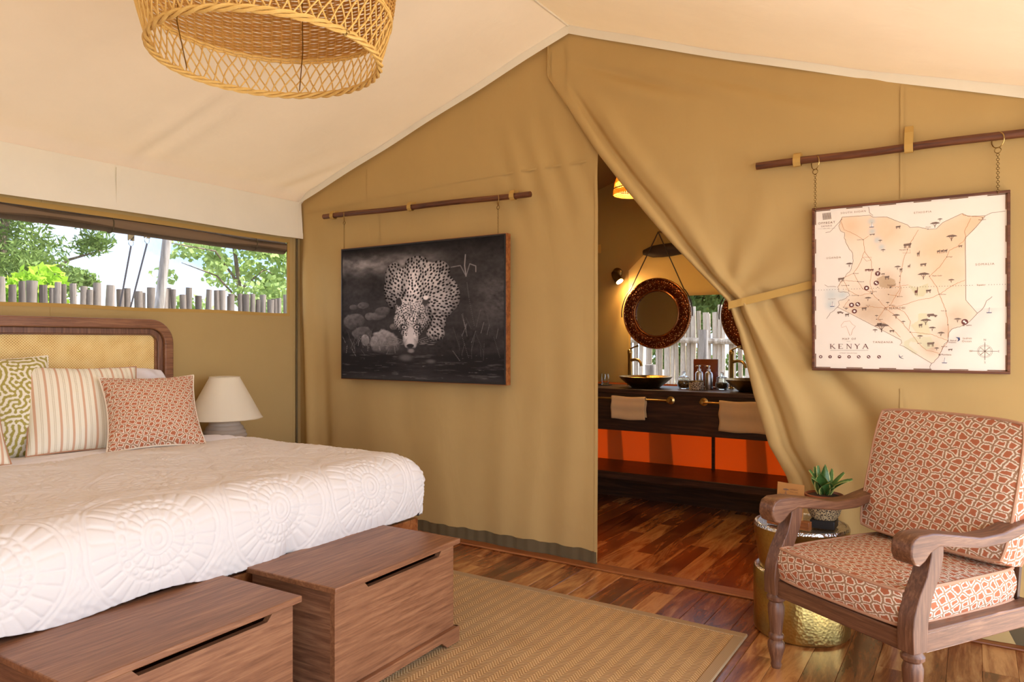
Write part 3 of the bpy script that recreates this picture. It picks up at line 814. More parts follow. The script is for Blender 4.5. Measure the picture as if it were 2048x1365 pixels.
# white sheet turned back at the head
ns2, nt2 = 70, 160
s = np.linspace(0.0, 0.70, ns2)[:, None] * np.ones((1, nt2)); t = np.linspace(-1.25, 1.25, nt2)[None, :] * np.ones((ns2, 1))
s = s * 1.06; X, Y, Z, dx, dy = drape(s, t, QX0, QXF, BYL + .012, BYR - .012, BTOP - .012, 0.09, 0.30)
P = np.stack([X, Y, Z + .012 * (fbm(s * 3, t * 4 + s * 3, 6) - .5) + .004 * np.sin(s * 60 + 3 * np.sin(t * 2)) * sstep(.3, .6, s)], -1)
P[..., 2] += .020 * sstep(.15, .5, s) * (dy < .01)
tag(npmesh('bed_sheet', P.reshape(-1, 3), gridf(ns2, nt2), 'linen'), 'white sheet turned down below the cushions', 'sheet')

# ---- cushions
def pillow_pts(w, h, th, n=60, pinch=.07, p=2.6, rd=0.0):
    a = np.linspace(-1, 1, n); A, B = np.meshgrid(a, a, indexing='ij')
    A = np.sign(A) * np.abs(A) ** .8; B = np.sign(B) * np.abs(B) ** .8
    prof = np.clip((1 - np.abs(A) ** p) * (1 - np.abs(B) ** p), 0, 1) ** .55
    x = A * w / 2 * (1 - pinch * (1 - B ** 2)); y = B * h / 2 * (1 - pinch * (1 - A ** 2))
    q = 1 - rd * (A * B) ** 2
    return A, B, x * q, y * q, prof * th / 2
def place(x, y, z, c, nrm, up=(0, 0, 1), roll=0):
    nrm = np.array(nrm, float); nrm /= np.linalg.norm(nrm); up = np.array(up, float)
    v = up - nrm * (up @ nrm); v /= np.linalg.norm(v); u = np.cross(v, nrm)
    ca, sa = math.cos(roll), math.sin(roll); u, v = ca * u + sa * v, -sa * u + ca * v
    return np.array(c) + x[..., None] * u + y[..., None] * v + z[..., None] * nrm
def cushion(name, w, h, th, c, nrm, mat, label, cat='cushion', roll=0, pipe='piping', n=60, colfn=None, pinch=.07, wr=.010, seed=1, group=None, uvs=0.55, rd=0.0):
    A, B, x, y, z = pillow_pts(w, h, th, n, pinch, rd=rd)
    wv = wr * (fbm(A * 2.5 + seed, B * 2.5, seed) - .5) * (z / (th / 2))
    wv += wr * .6 * np.sin(A * 16 + B * 4 + seed) * sstep(.55, .95, np.abs(B)) * (z / (th / 2))
    Pf = place(x, y, z + wv, c, nrm, roll=roll); Pb = place(x, y, -z * .9, c, nrm, roll=roll)
    V = np.concatenate([Pf.reshape(-1, 3), Pb.reshape(-1, 3)])
    f = np.concatenate([gridf(n, n), gridf(n, n, True) + n * n])
    uv = np.stack([x / uvs + .5, y / uvs + .5], -1).reshape(-1, 2); uv = np.concatenate([uv, uv])
    col = None
    if colfn: cc = colfn(A, B).reshape(-1, 3); col = np.concatenate([cc, cc])
    o = npmesh(name, V, f, mat, uv=uv, col=col)
    tag(o, label, cat, group)
    if pipe:
        i = np.arange(n); ring = [(k, 0) for k in i] + [(n - 1, k) for k in i[1:]] + [(k, n - 1) for k in i[::-1][1:]] + [(0, k) for k in i[::-1][1:-1]]
        pts = [Pf[a, b] for a, b in ring]
        build(MB().tube(pts, .0045, 6, True), 'piping', pipe, o)
    return o
# labyrinth pattern grown by iterated band-pass filtering
def labyrinth(n=300, period=14.0, seed=3):
    rng = np.random.default_rng(seed); a = rng.standard_normal((n, n))
    fx = np.fft.fftfreq(n)[:, None]; fy = np.fft.fftfreq(n)[None, :]; fr = np.hypot(fx, fy) * period
    K = np.exp(-((fr - 1) / .42) ** 2)
    for _ in range(7):
        a = np.real(np.fft.ifft2(np.fft.fft2(a) * K)); a = np.tanh(a / a.std() * 2.2)
    return a
LAB = labyrinth()
def coral(A, B):
    n = LAB.shape[0]
    f = LAB[np.clip(((A + 1) / 2 * (n - 1)).astype(int), 0, n - 1), np.clip(((B + 1) / 2 * (n - 1)).astype(int), 0, n - 1)]
    k = sstep(-.25, .25, f + .05)[..., None]
    return k * np.array(S(172, 158, 82)[:3]) + (1 - k) * np.array(S(238, 230, 210)[:3])
cushion('pillow', 0.66, 0.42, 0.17, (0.245, -1.43, 0.86), (1, 0, .28), 'linen', 'white pillow against the headboard behind the striped cushion', 'pillow', pipe=None, pinch=.02, wr=.03, rd=.13)
cushion('pillow', 0.66, 0.42, 0.17, (0.245, -2.45, 0.855), (1, 0, .28), 'linen', 'white pillow against the headboard behind the green cushion', 'pillow', pipe=None, pinch=.02, wr=.03, seed=3, rd=.13)
cushion('cushion', 0.52, 0.50, 0.18, (0.310, -2.010, 0.893), (1, -.05, .38), 'coral', 'green and cream coral-patterned cushion leaning on the headboard', n=220, colfn=coral, pipe='cream', seed=5, wr=.012)
cushion('cushion', 0.50, 0.46, 0.17, (0.440, -1.672, 0.876), (.84, -.20, .52), 'stripe', 'cream cushion with tan stripes between the green and rust cushions', seed=2, wr=.012, roll=-.03, n=80)
cushion('cushion', 0.425, 0.425, 0.16, (0.690, -1.482, 0.858), (.74, -.28, .64), 'ikat', 'small rust-patterned cushion in front on the bed', seed=7, roll=.0, pipe='ikat', n=70, uvs=.40, pinch=.10)
cushion('cushion', 0.40, 0.36, 0.15, (0.60, -2.285, 0.85), (.90, -.1, .5), 'stripe', 'second striped cushion on the far side of the green cushion', seed=9)

# ---- bedside table (behind the bed) and lamp
LX, LY = 0.27, -0.79
bt = tag(empty('bedside_table', (LX, LY, 0)), 'small wooden bedside table hidden beside the bed', 'table')
build(MB().box(.05, .49, -.925, -.60, .52, .55), 'table_top', 'teak', bt, bevel=.004)
for sx in (.08, .44):
    for sy in (-.90, -.64): build(MB().box(sx, sx + .03, sy, sy + .03, 0, .52), 'leg', 'teak_z', bt, bevel=.002)
build(MB().box(.08, .47, -.90, -.61, .40, .52), 'drawer', 'teak', bt, bevel=.003)
lamp = tag(empty('table_lamp', (LX, LY, .55)), 'table lamp with cream cone shade and ribbed stone base', 'lamp')
prof = [(.0, .55), (.075, .55)]
for k in range(29):
    a = k / 28; z = .552 + a * .175; r = .075 + .055 * math.sin(PI * (0.12 + .80 * a)) + .007 * abs(math.sin(k * PI / 4)) - .02 * a
    prof.append((r, z))
prof += [(.03, .735), (.0, .735)]
build(MB().lathe(prof, (LX, LY, 0), 40), 'base', 'ceramic', lamp)
build(MB().tube([(LX, LY, .73), (LX, LY, .96)], .008, 8), 'stem', 'brass', lamp)
sh = build(MB().lathe_open([(.213, .742), (.0845, .985)], (LX, LY, 0), 56), 'lamp_shade', 'shade', lamp)
build(MB().torus((LX, LY, .742), .213, .003, n=56), 'shade_rim', 'shade', sh); build(MB().torus((LX, LY, .985), .0845, .003, n=40), 'shade_rim', 'shade', sh)
build(MB().lathe([(0, .80), (.018, .80), (.03, .85), (.02, .89), (0, .90)], (LX, LY, 0), 16), 'bulb', 'ceramic', lamp)

# ================================================================== CHESTS
def chest(y0, y1, x0, x1, label, twist=0.0, d=(0, 0)):
    cx, cy = (x0 + x1) / 2, (y0 + y1) / 2
    c = tag(empty('blanket_chest', (cx, cy, 0)), label, 'chest', 'wooden chests at the foot of the bed')
    X0, X1, Y0, Y1 = x0 + .012, x1 - .022, y0 + .018, y1 - .018
    # front with a hand slot under the lid
    a, b = Y0 + .13, Y1 - .07
    poly = [(Y0, .045), (Y1, .045), (Y1, .386), (b, .386), (b - .026, .358), (a + .026, .358), (a, .386), (Y0, .386)]
    build(MB().prism(poly, 'x', X1 - .02, X1), 'front_panel', 'teak', c)
    build(MB().box(X0, X1 - .02, Y0, Y0 + .018, .045, .386), 'side_panel', 'teak_x', c)
    build(MB().box(X0, X1 - .02, Y1 - .018, Y1, .045, .386), 'side_panel', 'teak_x', c)
    build(MB().box(X0, X0 + .018, Y0 + .018, Y1 - .018, .045, .386), 'back_panel', 'teak', c)
    build(MB().box(X0 + .018, X1 - .02, Y0 + .018, Y1 - .018, .045, .06), 'bottom_panel', 'black', c)
    build(MB().box(x0, x1, y0, y1, .386, .406), 'lid', 'teak', c, bevel=.003)
    p0, p1 = Y0 - .012, Y1 + .012
    poly = [(p0, 0.002), (p0 + .08, .002), (p0 + .115, .03), (p1 - .115, .03), (p1 - .08, .002), (p1, .002), (p1, .062), (p0, .062)]
    build(MB().prism(poly, 'x', X1, X1 + .022), 'plinth', 'teak', c, bevel=.002)
    poly = [(X0, 0.002), (X0 + .07, .002), (X0 + .10, .03), (X1 - .08, .03), (X1 - .05, .002), (X1 + .02, .002), (X1 + .02, .062), (X0, .062)]
    for yy_ in (p0, p1 - .012): build(MB().prism(poly, 'y', yy_, yy_ + .012), 'plinth', 'teak_x', c, bevel=.002)
    c.rotation_euler[2] = twist
    return c
chest(-1.862, -1.182, 1.896, 2.322, 'low wooden chest beside the open floor, at the foot of the bed', .03).location.z = .013
chest(-2.640, -1.958, 1.890, 2.300, 'low wooden chest tucked against the quilt overhang, beside its twin', .03).location.z = .013

# ================================================================== RUG
RX0, RX1, RY0, RY1 = 1.35, 3.25, -4.6, -0.49
rug = tag(empty('rug', (2, -2.5, 0)), 'sisal herringbone rug with tan cloth binding', 'rug')
b_ = .045
build(MB().box(RX0 + b_, RX1 - b_, RY0 + b_, RY1 - b_, 0, .011), 'field', 'rug', rug, smooth=False)
for (xa, xb, ya, yb) in ((RX0, RX1, RY1 - b_, RY1), (RX0, RX1, RY0, RY0 + b_), (RX1 - b_, RX1, RY0 + b_, RY1 - b_), (RX0, RX0 + b_, RY0 + b_, RY1 - b_)):
    build(MB().box(xa, xb, ya, yb, 0, .0125), 'binding', 'binding', rug, bevel=.004)

# ================================================================== ARMCHAIR (local frame: x along the front, y backwards)
ch = tag(empty('armchair', (3.638, -0.857, 0), math.radians(-32.8)), 'wooden armchair with scrolled arms, turned legs and rust-patterned cushions', 'armchair')
HW = .272
def turned_leg(x, y, top, name='leg'):
    p = [(.0, 0), (.016, 0), (.020, .012), (.017, .022), (.024, .05), (.030, .075), (.030, .092), (.022, .104), (.027, .112), (.027, .122), (.021, .130),
         (.024, .16), (.029, .20), (.030, .225), (.024, .244), (.033, .252), (.034, .262), (.027, .272), (.027, top), (0, top)]
    return build(MB().lathe(p, (x, y, 0), 24), name, 'chair_z', ch, local=True)
for sx in (-1, 1):
    x = sx * HW
    turned_leg(x, 0.0, .282)
    # front upright: S-curve from the block to the arm
    prof = [(-.032, .275), (.030, .275), (.034, .36), (.052, .43), (.088, .50), (.102, .55), (.104, .600), (.050, .600), (.048, .56), (.030, .50), (-.006, .44), (-.028, .385), (-.034, .34)]
    up = build(MB().prism(prof, 'x', x - .027, x + .027), 'arm_support', 'chair_z', ch, local=True, bevel=.003)
    # arm with a scrolled front
    top = [(-.050, .598), (-.040, .617), (-.015, .628), (.05, .628), (.15, .612), (.27, .590), (.38, .592), (.48, .612), (.60, .640)]
    bot = [(.60, .602), (.48, .576), (.38, .556), (.27, .556), (.15, .574), (.075, .585), (.035, .570), (.010, .548), (-.015, .535), (-.040, .545), (-.052, .570)]
    build(MB().prism(top + bot, 'x', x - .035, x + .035), 'armrest', 'chair', ch, local=True, bevel=.006)
    # back post and back leg
    poly = [(.585, 0), (.63, 0), (.612, .30), (.70, .86), (.665, .87), (.575, .34)]
    build(MB().prism(poly, 'x', x - .022, x + .022), 'back_leg', 'chair_z', ch, local=True, bevel=.003)
    build(MB().box(x - .020, x + .020, .03, .58, .268, .328), 'side_rail', 'chair', ch, local=True, bevel=.004)
    build(MB().box(x - .026, x + .026, .03, .58, .328, .340), 'rail_lip', 'chair', ch, local=True, bevel=.003)
build(MB().box(-HW + .02, HW - .02, -.018, .022, .268, .328), 'front_rail', 'chair_x', ch, local=True, bevel=.004)
build(MB().box(-HW + .02, HW - .02, .58, .61, .268, .330), 'back_rail', 'chair_x', ch, local=True, bevel=.004)
build(MB().prism([(.645, .80), (.675, .80), (.692, .885), (.66, .885)], 'x', -HW, HW), 'top_rail', 'chair_x', ch, local=True, bevel=.004)
for k in range(5):
    xs_ = -.2 + k * .1
    build(MB().prism([(.592, .33), (.606, .33), (.670, .81), (.655, .81)], 'x', xs_ - .02, xs_ + .02), 'slat', 'chair_z', ch, local=True)
build(MB().box(-HW + .02, HW - .02, .02, .58, .318, .330), 'seat_board', 'dark_wood', ch, local=True)
# box cushions with piping
def box_cushion(name, w, d, th, parent, M4, crown, n=40, uvs=.55):
    a = np.linspace(-1, 1, n); A, B = np.meshgrid(a, a, indexing='ij')
    rc = .92
    sq = lambda P, Q: P * (1 - .035 * np.abs(Q) ** 6)
    x = sq(A, B) * w / 2 * (1 + .02 * (1 - B ** 2)); y = sq(B, A) * d / 2 * (1 + .02 * (1 - A ** 2))
    cr = crown * (1 - A ** 2) ** .6 * (1 - B ** 2) ** .6 + .004 * (fbm(A * 2 + 3, B * 2, 4) - .5)
    top = np.stack([x, y, th / 2 + cr], -1); botm = np.stack([x, y, -th / 2 - cr * .5], -1)
    i = list(range(n)); ring = [(k, 0) for k in i] + [(n - 1, k) for k in i[1:]] + [(k, n - 1) for k in i[::-1][1:]] + [(0, k) for k in i[::-1][1:-1]]
    V = [top.reshape(-1, 3), botm.reshape(-1, 3)]; F = [gridf(n, n), gridf(n, n, True) + n * n]
    uv = [np.stack([x / uvs, y / uvs], -1).reshape(-1, 2)] * 2
    rt = np.array([top[a_, b_] for a_, b_ in ring]); rb = np.array([botm[a_, b_] for a_, b_ in ring])
    m = 8; side = []; suv = []
    L = np.concatenate([[0], np.cumsum(np.linalg.norm(np.roll(rt, -1, 0) - rt, axis=1))])[:len(rt)]
    cen = rt.mean(0)
    for k in range(m):
        f = k / (m - 1); p = rt * (1 - f) + rb * f
        out = (rt - cen) * np.array([1, 1, 0]); out /= np.linalg.norm(out, axis=1)[:, None]
        side.append(p + out * .012 * math.sin(PI * f)); suv.append(np.stack([L / uvs + 1.3, np.full(len(L), f * th / uvs + .7)], -1))
    base = 2 * n * n; nr = len(ring)
    V.append(np.concatenate(side)); uv.append(np.concatenate(suv))
    q = []
    for k in range(m - 1):
        for j in range(nr): q.append((base + k * nr + j, base + (k + 1) * nr + j, base + (k + 1) * nr + (j + 1) % nr, base + k * nr + (j + 1) % nr))
    F.append(np.array(q))
    V = np.concatenate(V); V = V @ np.array(M4.to_3x3()).T + np.array(M4.translation)
    o = npmesh(name, V, np.concatenate(F), 'ikat', parent, uv=np.concatenate(uv), local=True, ang=50)
    for r_ in (rt, rb):
        p = r_ @ np.array(M4.to_3x3()).T + np.array(M4.translation)
        me_uv = build(MB().tube(p, .0055, 6, True), 'piping', 'piping', o, local=True)
    return o
box_cushion('seat_cushion', .500, .56, .105, ch, Matrix.Translation((0, .262, .392)), .012)
lean = Matrix.Translation((0, .545, .690)) @ Matrix.Rotation(math.radians(90 - 15.5), 4, 'X')
box_cushion('back_cushion', .545, .47, .11, ch, lean, .03)

# ================================================================== DRUM SIDE TABLE
TX, TY = 3.418, -.304
dr = tag(empty('drum_table', (TX, TY, 0)), 'hammered brass drum side table beside the armchair', 'side table')
R = .187
lo = build(MB().lathe([(0, .002), (R - .012, .002), (R - .002, .010), (R, .02), (R, .255), (R - .004, .262)], (TX, TY, 0), 64), 'lower_drum', 'drum', dr)
build(MB().lathe_open([(R - .004, .262), (R - .012, .268), (R - .04, .262)], (TX, TY, 0), 64), 'lip', 'drum_lip', lo)
up_ = build(MB().lathe_open([(R - .026, .25), (R - .020, .30), (R - .004, .40), (R - .001, .436)], (TX, TY, 0), 64), 'upper_drum', 'drum', dr)
build(MB().lathe([(R - .001, .436), (R - .006, .447), (R - .014, .449), (R - .018, .444), (0, .444)][::1], (TX, TY, 0), 64), 'top', 'drum_lip', dr)

def flat_text(s, size, mat, parent, M4, name='lettering', align='CENTER', space=1.0, depth=0.0):
    cu = bpy.data.curves.new('t', 'FONT'); cu.body = s; cu.size = size; cu.align_x = align; cu.align_y = 'CENTER'; cu.space_character = space
    cu.resolution_u = 2
    ob = bpy.data.objects.new('t', cu); COL.objects.link(ob)
    me = bpy.data.meshes.new_from_object(ob); bpy.data.objects.remove(ob, do_unlink=True); bpy.data.curves.remove(cu)
    me.materials.clear(); me.name = name
    me.transform(M4)
    return finish(name, me, mat, parent, False)
def ribbon(mb, pts, w, M4, lift=0.0):
    P = [Vector((p[0], p[1], lift)) for p in pts]; prev = None
    for i in range(len(P)):
        d = P[min(i + 1, len(P) - 1)] - P[max(i - 1, 0)]; d.normalize(); nrm = Vector((-d.y, d.x, 0)) * w / 2
        q = (M4 @ (P[i] - nrm), M4 @ (P[i] + nrm))
        if prev: mb.quad(prev[0], q[0], q[1], prev[1])
        prev = q
def disc(mb, x, y, r, M4, lift, n=14, ry=None):
    mb.add([M4 @ Vector((x + r * math.cos(2 * PI * k / n), y + (ry or r) * math.sin(2 * PI * k / n), lift)) for k in range(n)], [tuple(range(n))])
def poly2(mb, pts, M4, lift): mb.add([M4 @ Vector((p[0], p[1], lift)) for p in pts], [tuple(range(len(pts)))])
def acacia(mb, x, y, s, M4, lift):
    poly2(mb, [(x - s, y + .55 * s), (x - .5 * s, y + .85 * s), (x + .2 * s, y + .95 * s), (x + .8 * s, y + .75 * s), (x + s, y + .55 * s), (x + .3 * s, y + .5 * s), (x - .4 * s, y + .52 * s)], M4, lift)
    for dx_ in (-.45, .05, .45): ribbon(mb, [(x, y), (x + dx_ * s, y + .6 * s)], .07 * s, M4, lift)
    ribbon(mb, [(x, y - .35 * s), (x, y + .1 * s)], .13 * s, M4, lift)

# things on the drum table
ZT = .4495
rgt = Vector((.84, .54, 0)); tocam = Vector((.46, -.88, 0)).normalized()
cx_, cy_ = onz(1592, 1052, ZT)[:2]
# card holder: small wooden block with the kraft card standing in it
hold = tag(build(MB().box(-.088, .088, -.014, .014, 0, .034), 'card_holder', 'trim', bevel=.002), 'little wooden block holding the kraft card', 'card holder')
hold.location = (3.392, -.410, ZT); hold.rotation_euler = (0, 0, math.radians(-14))
card = tag(empty('greeting_card', (3.392, -.410, ZT + .034), math.radians(-14)), 'kraft greeting card with a printed tree and handwriting', 'card')
Mc = Matrix.Translation((.004, .003, .070)) @ Matrix.Rotation(math.radians(90 - 6), 4, 'X')
mb = MB(); mb.box(-.056, .056, -.070, .070, -.0006, .0006)
mb.v = [tuple(Mc @ Vector(v)) for v in mb.v]; build(mb, 'paper', 'kraft', card, smooth=False, local=True)
mb = MB(); acacia(mb, -.020, .034, .014, Mc, .0012)
poly2(mb, [(-.027, .026), (-.013, .026), (-.018, .030), (-.022, .030)], Mc, .0012)
rs = random.Random(5)
for (yl, xa, xb) in ((.022, -.05, -.01), (.006, -.05, -.02), (-.018, -.04, .045), (-.028, -.055, .035), (-.038, -.04, -.01), (-.047, -.035, .01)):
    x = xa
    while x < xb:
        ln = rs.uniform(.008, .016)
        ribbon(mb, [(x + k * ln / 6, yl + rs.uniform(-.0025, .003)) for k in range(7)], .0009, Mc, .0012); x += ln + .004
o = build(mb, 'printing', 'ink', card, local=True); o['kind'] = 'stuff'
for (s_, yy_, sz) in (('OFFBEAT', .046, .0085), ('MARA CAMP', .036, .006)):
    t_ = flat_text(s_, sz, 'ink_brown', card, Mc @ Matrix.Translation((.014, yy_, .0012))); t_.matrix_parent_inverse = Matrix()
# potted plant
px_, py_ = 3.512, -.335
pot = tag(empty('potted_plant', (px_, py_, ZT)), 'striped-leaf snake plant in a copper-rimmed pot on the drum table', 'plant')
build(MB().box(-.046, .046, -.046, .046, 0, .034), 'stand', 'black', pot, bevel=.003, local=True)
build(MB().lathe([(0, .035), (.046, .035), (.060, .058), (.066, .082), (.066, .098), (.06, .098)], (0, 0, 0), 32), 'pot', 'potweave', pot, local=True)
build(MB().lathe([(.066, .098), (.072, .101), (.072, .120), (.076, .125), (.075, .132), (.069, .134), (.065, .124), (.0, .124)], (0, 0, 0), 32), 'pot_rim', 'terracotta', pot, local=True)
build(MB().lathe([(0, .1245), (.065, .1245), (.05, .130), (0, .132)], (0, 0, 0), 20), 'soil', 'soil', pot, local=True)
rs = random.Random(11)
for k, (az, tilt, L, w) in enumerate(((170, 10, .13, .026), (200, 30, .12, .028), (150, 24, .125, .026), (262, 22, .11, .032), (90, 8, .135, .022), (20, 42, .125, .030), (345, 58, .125, .034), (5, 62, .13, .030), (230, 40, .10, .028), (300, 45, .09, .03), (60, 25, .12, .024))):
    a = math.radians(az - 0); n = 9; V = []; uv = []
    d = Vector((math.cos(a), math.sin(a), 0)); side = Vector((-d.y, d.x, 0))
    L *= .92; p = d * .012 + Vector((0, 0, .125)); th_ = math.radians(tilt) * .5
    for i in range(n):
        f = i / (n - 1); ww = w * (math.sin(PI * (0.18 + .82 * f)) ** .8) if f < 1 else 0.0005
        up = Vector((0, 0, 1)) * math.cos(th_) + d * math.sin(th_); nrm = d * math.cos(th_) - Vector((0, 0, 1)) * math.sin(th_)
        for q in (-1, -.5, 0, .5, 1):
            V.append(p + side * q * ww - nrm * (.010 * (1 - abs(q)) * 1.0)); uv.append((q * .5 + .5, f))
        p = p + up * L / (n - 1); th_ += math.radians(tilt) * .9 / n
    npmesh('leaf', [tuple(v) for v in V], gridf(n, 5), 'plant', pot, uv=np.array(uv), local=True)

# ================================================================== PICTURES AND RODS
def rod(name, a, b, loops, label):
    a = Vector(a); b = Vector(b)
    r = tag(empty(name, a), label, 'rod', 'hanging rods on the canvas partition')
    build(MB().tube([a.lerp(b, k / 12) + Vector((0, 0, .002 * math.sin(k))) for k in range(13)], .0165, 14), 'pole', 'rod', r)
    for k, (t, tall) in enumerate(loops):
        c = a.lerp(b, t); mb = MB(); w = .016
        pts = [(0.012, .03 + tall), (-.010, .024 + tall * .6), (-.021, .008), (-.021, -.010), (-.010, -.022), (.010, -.022), (.022, -.010), (.030, .010), (.032, .03 + tall)]
        for p, q in zip(pts[:-1], pts[1:]):
            mb.quad((c.x - w, c.y + p[0], c.z + p[1]), (c.x + w, c.y + p[0], c.z + p[1]), (c.x + w, c.y + q[0], c.z + q[1]), (c.x - w, c.y + q[0], c.z + q[1]))
        build(mb, 'loop_strap', 'webbing', r)
    return a, b
r1 = rod('hanging_rod', (.308, -.05, 2.045), (1.951, -.05, 2.017), ((.055, .006), (.47, .006), (.93, .006)), 'brown wooden rod carrying the leopard picture')
r2 = rod('hanging_rod', (3.177, -.060, 2.006), (4.33, -.060, 2.003), ((.155, .01), (.535, .06), (.925, .06)), 'brown wooden rod carrying the map')
def hanger(parent, rodseg, t, ztop, big=.030):
    c = rodseg[0].lerp(rodseg[1], t)
    zc = c.z + .014 - big
    build(MB().torus((c.x, c.y, zc), big, .0022, (.75, .66, 0), 28, 6), 'ring', 'brass', parent)
    z = zc - big - .010
    mb = MB().torus((c.x, c.y, z), .011, .0017, (.2, .97, 0), 18, 6); z -= .013
    k = 0
    while z > ztop - .004:
        mb.torus((c.x, c.y, z - .005), .0052, .0010, (1, 0, 0) if k % 2 else (0, 1, 0), 10, 4); z -= .0088; k += 1
    build(mb, 'chain', 'old_brass', parent)

# ---- the leopard print
def leopard(nx=440, nz=290):
    rng = np.random.default_rng(7)
    # zoomed-photo coordinates of the picture area -> canvas u (0..1 left-right), v (0..1 top-bottom)
    def Q(X, Y):
        v = (Y - 400) / 840.0
        for _ in range(3):
            xl = 133 + 37 * v; xr = 1180 + 17 * v; u = (X - xl) / (xr - xl); v = (Y - (400 - 80 * u)) / ((1225 + 55 * u) - (400 - 80 * u))
        return u, v
    u = np.linspace(0, 1, nx)[:, None] * np.ones((1, nz)); v = np.linspace(0, 1, nz)[None, :] * np.ones((nx, 1))
    asp = 1.53
    def ell(X, Y, rx, ry, rot=0):
        a, b = Q(X, Y); dx = (u - a) * 1035; dy = (v - b) * 890
        c, s = math.cos(rot), math.sin(rot); x = dx * c + dy * s; y = -dx * s + dy * c
        return np.sqrt((x / rx) ** 2 + (y / ry) ** 2)
    img = .10 + .10 * (fbm(u * 9, v * 12, 3) - .35) + .05 * (fbm(u * 60, v * 60, 9) - .5)
    band = np.exp(-((v - .12 - .03 * u) / .07) ** 2); img += band * (.20 * fbm(u * 22, v * 30, 17)) * sstep(.75, .45, u) * 2.2
    img += .14 * np.exp(-((v - .42) / .16) ** 2) * sstep(.78, .95, u) * fbm(u * 40 + v * 20, v * 60 - u * 30, 5)
    img *= .55 + .45 * sstep(.0, .12, v)
    # rocks and pebbles
    for (X, Y, rx, ry, g) in ((245, 865, 72, 62, .20), (300, 945, 80, 45, .20), (325, 985, 30, 40, .34), (460, 1010, 105, 88, .30), (400, 830, 60, 30, .22), (300, 760, 40, 20, .22), (230, 770, 30, 20, .2), (440, 800, 50, 30, .2), (350, 830, 30, 25, .24), (520, 900, 30, 22, .26)):
        d = ell(X, Y, rx, ry); w = 1 + .6 * (fbm(u * 14, v * 14, int(X)) - .5); m_ = sstep(1.05, .9, d * w)
        a, b = Q(X, Y); sh_ = np.clip(1 - (v - b) * 5 + (u - a) * -2, .35, 1.5)
        img = img * (1 - m_) + m_ * g * sh_ * (.65 + .7 * fbm(u * 55, v * 55, 13))
    # water
    wm_ = sstep(.775, .83, v + .03 * (fbm(u * 8, v * 8, 40) - .5))
    wat = .07 + .10 * sstep(.58, .8, fbm(u * 14, v * 90, 22)) + .06 * np.exp(-((u - .5) / .14) ** 2) * fbm(u * 20, v * 70, 23) + .22 * sstep(.72, .85, fbm(u * 26, v * 120, 27))
    img = img * (1 - wm_) + wm_ * wat
    img += sstep(.93, 1, v) * .08 * fbm(u * 6, v * 6, 50)
    # animal: overlapping lobes lit along the spine
    body = np.zeros_like(u); lum = np.zeros_like(u)
    def lobe(X, Y, rx, ry, rot, base, lx=0., ly=-1., soft=.04):
        nonlocal body, lum
        d = ell(X, Y, rx, ry, rot); m_ = sstep(1 + soft, 1 - soft, d)
        a, b = Q(X, Y); sh_ = np.clip(1 + lx * (u - a) * 1035 / rx * .35 + ly * (v - b) * 890 / ry * .25 - .45 * d ** 3, .18, 1.6)
        lum = lum * (1 - m_) + m_ * base * sh_; body = np.maximum(body, m_)
    lobe(655, 490, 75, 50, 0, .40); lobe(505, 570, 58, 95, .15, .42); lobe(800, 545, 68, 70, -.3, .40)
    lobe(490, 690, 42, 100, -.2, .40); lobe(845, 690, 85, 125, -.25, .52); lobe(690, 660, 190, 185, 0, .66, -.3)
    lobe(560, 620, 70, 110, .3, .62, -.4); lobe(640, 640, 60, 150, 0, .82, 0, 0, .5); lobe(790, 760, 110, 110, .2, .56)
    lobe(800, 880, 52, 85, .15, .46); lobe(790, 950, 58, 46, 0, .52); lobe(700, 840, 70, 90, 0, .40)
    lobe(548, 735, 34, 44, -.3, .50); lobe(720, 730, 34, 44, .3, .62)
    headm0 = body.copy()
    lobe(632, 800, 108, 105, 0, .70, -.2); lobe(632, 890, 88, 95, 0, .66); lobe(632, 975, 52, 75, 0, .72); lobe(634, 1015, 42, 42, 0, .62)
    lobe(560, 870, 40, 60, -.3, .60); lobe(702, 870, 40, 60, .3, .52)
    lum *= .75 + .5 * fbm(u * 90, v * 90, 61)
    # spots
    spot = np.zeros_like(u)
    pts = []
    uu, vv = rng.random(30000), rng.random(30000)
    ii = (uu * (nx - 1)).astype(int); jj = (vv * (nz - 1)).astype(int); ok = body[ii, jj] > .6
    gx, gy = Q(632, 860)
    for a, b in zip(uu[ok], vv[ok]):
        inhead = abs(a - gx) < .12 and b > Q(632, 740)[1] and b < Q(632, 960)[1] and abs(a - gx) < .11
        rmin = 10.5 if inhead else 17
        if b > Q(632, 960)[1] and abs(a - gx) < .08: continue
        if all((a - p[0]) ** 2 * 1035 ** 2 + (b - p[1]) ** 2 * 890 ** 2 > (max(rmin, p[2]) * 1.0) ** 2 for p in pts): pts.append((a, b, rmin))
    for (a, b, rm) in pts:
        r_ = rm * rng.uniform(.30, .44); an = math.atan2(b - .45, a - gx) + rng.uniform(-.5, .5)
        i0, i1 = int((a - .04) * nx), int((a + .04) * nx); j0, j1 = int((b - .05) * nz), int((b + .05) * nz)
        i0, j0 = max(i0, 0), max(j0, 0)
        dx = (u[i0:i1, j0:j1] - a) * 1035; dy = (v[i0:i1, j0:j1] - b) * 890
        c, s = math.cos(an), math.sin(an); x = dx * c + dy * s; y = -dx * s + dy * c
        k = sstep(1.25, .8, np.sqrt((x / (r_ * 1.35)) ** 2 + (y / (r_ * .9)) ** 2))
        spot[i0:i1, j0:j1] = np.maximum(spot[i0:i1, j0:j1], k)
    lum = lum * (1 - .86 * spot)
    img = img * (1 - body) + body * lum
    def put(X, Y, rx, ry, val, rot=0, soft=.15):
        nonlocal img
        m_ = sstep(1 + soft, 1 - soft, ell(X, Y, rx, ry, rot)); img = img * (1 - m_) + m_ * val
